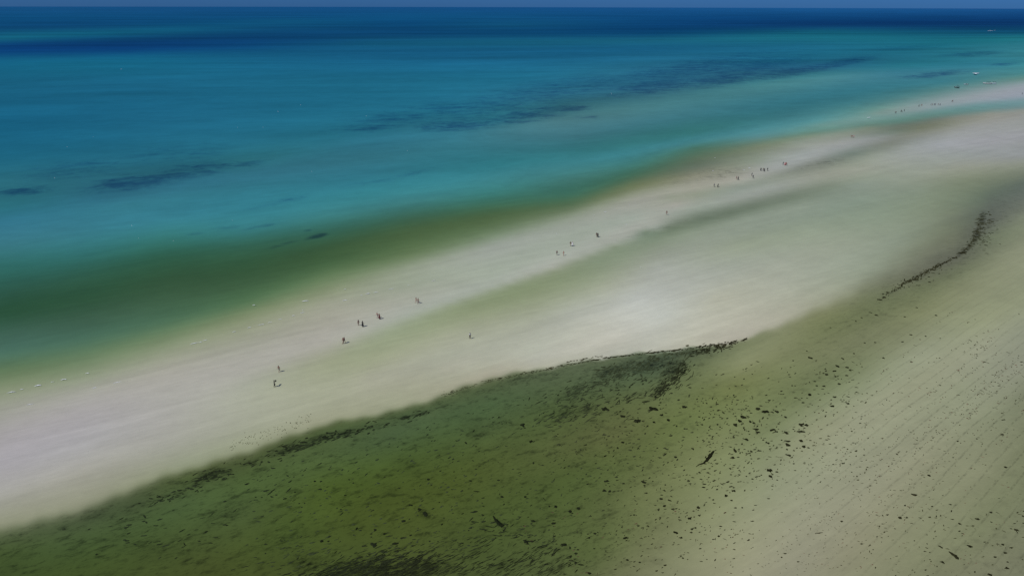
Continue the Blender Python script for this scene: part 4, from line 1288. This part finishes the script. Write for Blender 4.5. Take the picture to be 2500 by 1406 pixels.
# the streaky mat at the bottom
spots(620, [(860, 1394, 70, 16, -.1), (930, 1392, 70, 18, -.1), (800, 1400, 60, 10, -.1), (970, 1376, 50, 16, -.2), (900, 1362, 45, 10, -.3), (1010, 1398, 60, 12, -.1)], (10, 34), (1.6, 3.6), (-.42, .13), 1.3)
spots(170, [(1060, 1400, 70, 14, -.2), (1000, 1375, 60, 14, -.3)], (10, 30), (1.4, 3.0), (-.45, .12), 1.4)
spots(240, [(1230, 1380, 60, 20, -.3), (1300, 1370, 50, 20, -.3), (1350, 1395, 40, 10, -.3), (1160, 1345, 40, 14, -.3)], (10, 32), (1.2, 2.6), (-.5, .12), 1.3)
spots(140, [(1000, 1345, 120, 20, -.1), (720, 1350, 60, 22, -.2)], (6, 22), (1.5, 3.5), (-.35, .2), 2.2)
spots(70, [(1230, 1300, 40, 18, .4), (1310, 1325, 30, 12, .3), (1400, 1380, 12, 26, 0)], (8, 22), (1.6, 4), (-.3, .4), 1.4)
# dark weed bed under the bar
along(170, [(1672, 880, 5), (1668, 900, 8), (1650, 920, 9), (1630, 940, 8), (1605, 962, 5)], 11, (8, 24), (1.2, 2.4), (-.55, .18), 1.4)
spots(260, [(1590, 893, 45, 14, -.2), (1520, 905, 50, 12, -.25), (1480, 930, 60, 12, -.35), (1420, 950, 45, 12, -.4), (1680, 862, 40, 7, -.12)], (6, 20), (1.4, 3.4), (-.4, .25), 3.2)
spots(130, [(1560, 960, 70, 20, -.3), (1450, 985, 80, 25, -.3), (1380, 1010, 60, 20, -.3)], (8, 26), (1.5, 3.2), (-.45, .2), 2.2)
# wrack line on the very edge of the bar
E_Y = lambda x: float(np.interp(x, EDGE[:, 0], EDGE[:, 1]))
for x0, x1, n, up, sd, tn in ((1190, 1400, 120, 2, 1.8, 2.6), (1400, 1700, 240, 1.0, 1.0, 1.8), (1690, 1822, 130, -0.5, 2.2, 1.2), (1380, 1470, 40, -6, 1.2, 2.0), (1080, 1250, 60, 2, 3, 3.5)):
    for _ in range(n):
        x = rng.uniform(x0, x1)
        LIT.append((x, E_Y(x) + up + rng.normal(0, sd), rng.uniform(3, 11), rng.uniform(.8, 1.7), rng.normal(-.17, .10), tn * rng.uniform(.6, 1.6), False))
spots(90, [(1760, 846, 18, 5, -.15), (1725, 855, 24, 6, -.1)], (6, 16), (1.5, 3.4), (-.2, .2), 1.5)
# patches of weed at the foot of the bar further left
spots(230, [(515, 1158, 24, 9, -.25), (490, 1175, 20, 7, -.2), (550, 1160, 16, 7, -.2), (700, 1100, 30, 9, -.3), (760, 1078, 35, 8, -.3), (815, 1066, 28, 7, -.25), (840, 1055, 40, 7, -.25), (620, 1128, 26, 6, -.25), (900, 1045, 30, 5, -.25), (1010, 1015, 40, 4, -.3), (430, 1210, 40, 7, -.25)],
      (6, 18), (2, 5), (-.35, .3), 1.6)
spots(60, [(155, 1290, 8, 3, -.1), (115, 1392, 10, 3, 0), (400, 1320, 80, 25, 0), (470, 1290, 60, 30, -.2), (640, 1210, 40, 25, -.3), (330, 1260, 60, 20, -.2)], (8, 18), (2, 5), (-.3, .4), 1.6)
scatter(120, (560, 760), lambda x: E_Y(x) - 26 + rng.normal(0, 8), (2, 4), (1, 1.8), (-.2, .6), 2.)
# the curved weed line
along(170, [(2150, 728, 1.6), (2175, 712, 2.2), (2200, 696, 3), (2240, 676, 2.6), (2285, 652, 1.8), (2335, 626, 1.4)], 4, (5, 14), (1.0, 2.2), (-.35, .12), 1.8)
along(40, [(2150, 732, 8), (2335, 635, 8)], 8, (4, 9), (1, 2), (-.2, .2), 1.8)
along(150, [(2345, 622, 1.5), (2362, 606, 3), (2378, 585, 6), (2388, 560, 8), (2398, 530, 7), (2404, 516, 4)], 4, (5, 16), (.9, 1.7), (-.02, .12), 1.8)
spots(100, [(2412, 548, 14, 14, 0), (2400, 580, 14, 16, 0)], (4, 12), (.9, 1.6), (.03, .15), 2.2)
# specks over the pool floor and the green slope
scatter(560, (1050, 1850), lambda x: rng.uniform(E_Y(x) + 60, 1330), (3, 11), (1.2, 3.2), (-.3, .35))
scatter(330, (1350, 1900), lambda x: rng.uniform(max(960, E_Y(x) + 80), 1200), (3, 12), (1.4, 3.6), (-.25, .35))
scatter(260, (600, 1150), lambda x: rng.uniform(E_Y(x) + 60, 1380), (4, 12), (1.6, 4), (-.35, .35), 1.6)
scatter(420, (1700, 2120), lambda x: rng.uniform(880 if x > 1820 else 960, 1180), (3, 10), (1.2, 3), (-.15, .3))
scatter(260, (1250, 1800), (1240, 1406), (3, 11), (1.2, 3), (-.35, .35), 1, .15)
# crumbs in rows on the rippled flats
for q in range(26):
    ang = RIPPLE + rng.normal(0, .02)
    sx, sy = survey(2500 - 46 * q if q < 13 else 1900, 1000 + 24 * q if q < 13 else 1000 + 30 * (q - 10))
    for _ in range(46):
        t = rng.uniform(-60, 110)
        gx, gy = sx + math.sin(ang) * t + rng.normal(0, .25), sy + math.cos(ang) * t + rng.normal(0, .25) + 1.2 * math.sin(t / 13 + q)
        ux, uy = chart(np.array([gx]), np.array([gy]), np.array([0.]))
        if 1780 < ux[0] < 2510 and 690 < uy[0] < 1420 and uy[0] > E_Y(ux[0]) + 90 + max(0, (2150 - ux[0])) * .9:
            LIT.append((ux[0], uy[0], rng.uniform(2.5, 7), rng.uniform(.9, 1.9), rng.normal(-.15, .45), rng.uniform(.9, 2.0), rng.uniform() < .2))
scatter(330, (1950, 2500), lambda x: rng.uniform(max(760, 1500 - (x - 1500) * .75), 1406), (2.5, 9), (.9, 1.8), (-.1, .4), 1.6, .2)
scatter(110, (2120, 2500), (1230, 1406), (4, 11), (1.4, 3), (-.2, .4))

LIT = np.array(LIT, float)
LIT[:, 5] = np.clip(LIT[:, 5], .5, 3.2)
lx, ly = LIT[:, 0], np.minimum(LIT[:, 1], 1475)
lz = -depth(lx, ly)
gx, gy = survey(lx, ly, lz)
lz = ground_z(gx, gy)
m = survey(lx + 1, ly, lz)[0] - gx
mv = survey(lx, ly - 1, lz)[1] - gy
n = len(LIT)
ca, sa = np.cos(LIT[:, 4]), -np.sin(LIT[:, 4])          # chart slope: negative is up
ax = np.stack([ca * m, sa * mv], -1) * (LIT[:, 2] * .5)[:, None]
bx_ = np.stack([-sa * m, ca * mv], -1) * (LIT[:, 3] * .5)[:, None]
hh = np.clip(np.hypot(bx_[:, 0], bx_[:, 1]) * .5, .02, .09)
cen = np.stack([gx, gy], -1)
ring = [(-1, 0), (-.55, -.8), (.05, -1), (.6, -.7), (1, .05), (.5, .75), (-.1, .95), (-.6, .7)]
tops = [(-.45, 0), (.1, .05), (.5, 0)]
LV = np.zeros((n, 11, 3))
for i, (u, v) in enumerate(ring):
    ju, jv = rng.uniform(.75, 1.25, n), rng.uniform(.45, 1.5, n)
    LV[:, i, :2] = cen + ax * (u * ju)[:, None] + bx_ * (v * jv)[:, None]
    LV[:, i, 2] = lz - .01
for i, (u, v) in enumerate(tops):
    LV[:, 8 + i, :2] = cen + ax * u + bx_ * (v + rng.normal(0, .3, n))[:, None]
    LV[:, 8 + i, 2] = lz + hh * (1.0 if i == 1 else .7)
tri = np.array([(0, 1, 8), (1, 2, 8), (2, 9, 8), (2, 3, 9), (3, 10, 9), (3, 4, 10), (4, 5, 10), (5, 9, 10), (5, 6, 9), (6, 8, 9), (6, 7, 8), (7, 0, 8)])
lit_me = bpy.data.meshes.new('seaweed_litter')
lit_me.vertices.add(n * 11)
lit_me.vertices.foreach_set('co', LV.astype(np.float32).ravel())
quads(lit_me, (np.arange(n)[:, None, None] * 11 + tri[None]).reshape(-1, 3))
tn = np.where(LIT[:, 6:7] > 0, np.array([[.042, .018, .012]]), np.array([WEED_TONE])) * LIT[:, 5:6]
col_attr(lit_me, 'weed_tone', np.repeat(tn, 11, 0))
tag(link('seaweed_litter', lit_me, WEED), 'loose dark seaweed litter strewn over the pool floor and flats', kind='stuff')
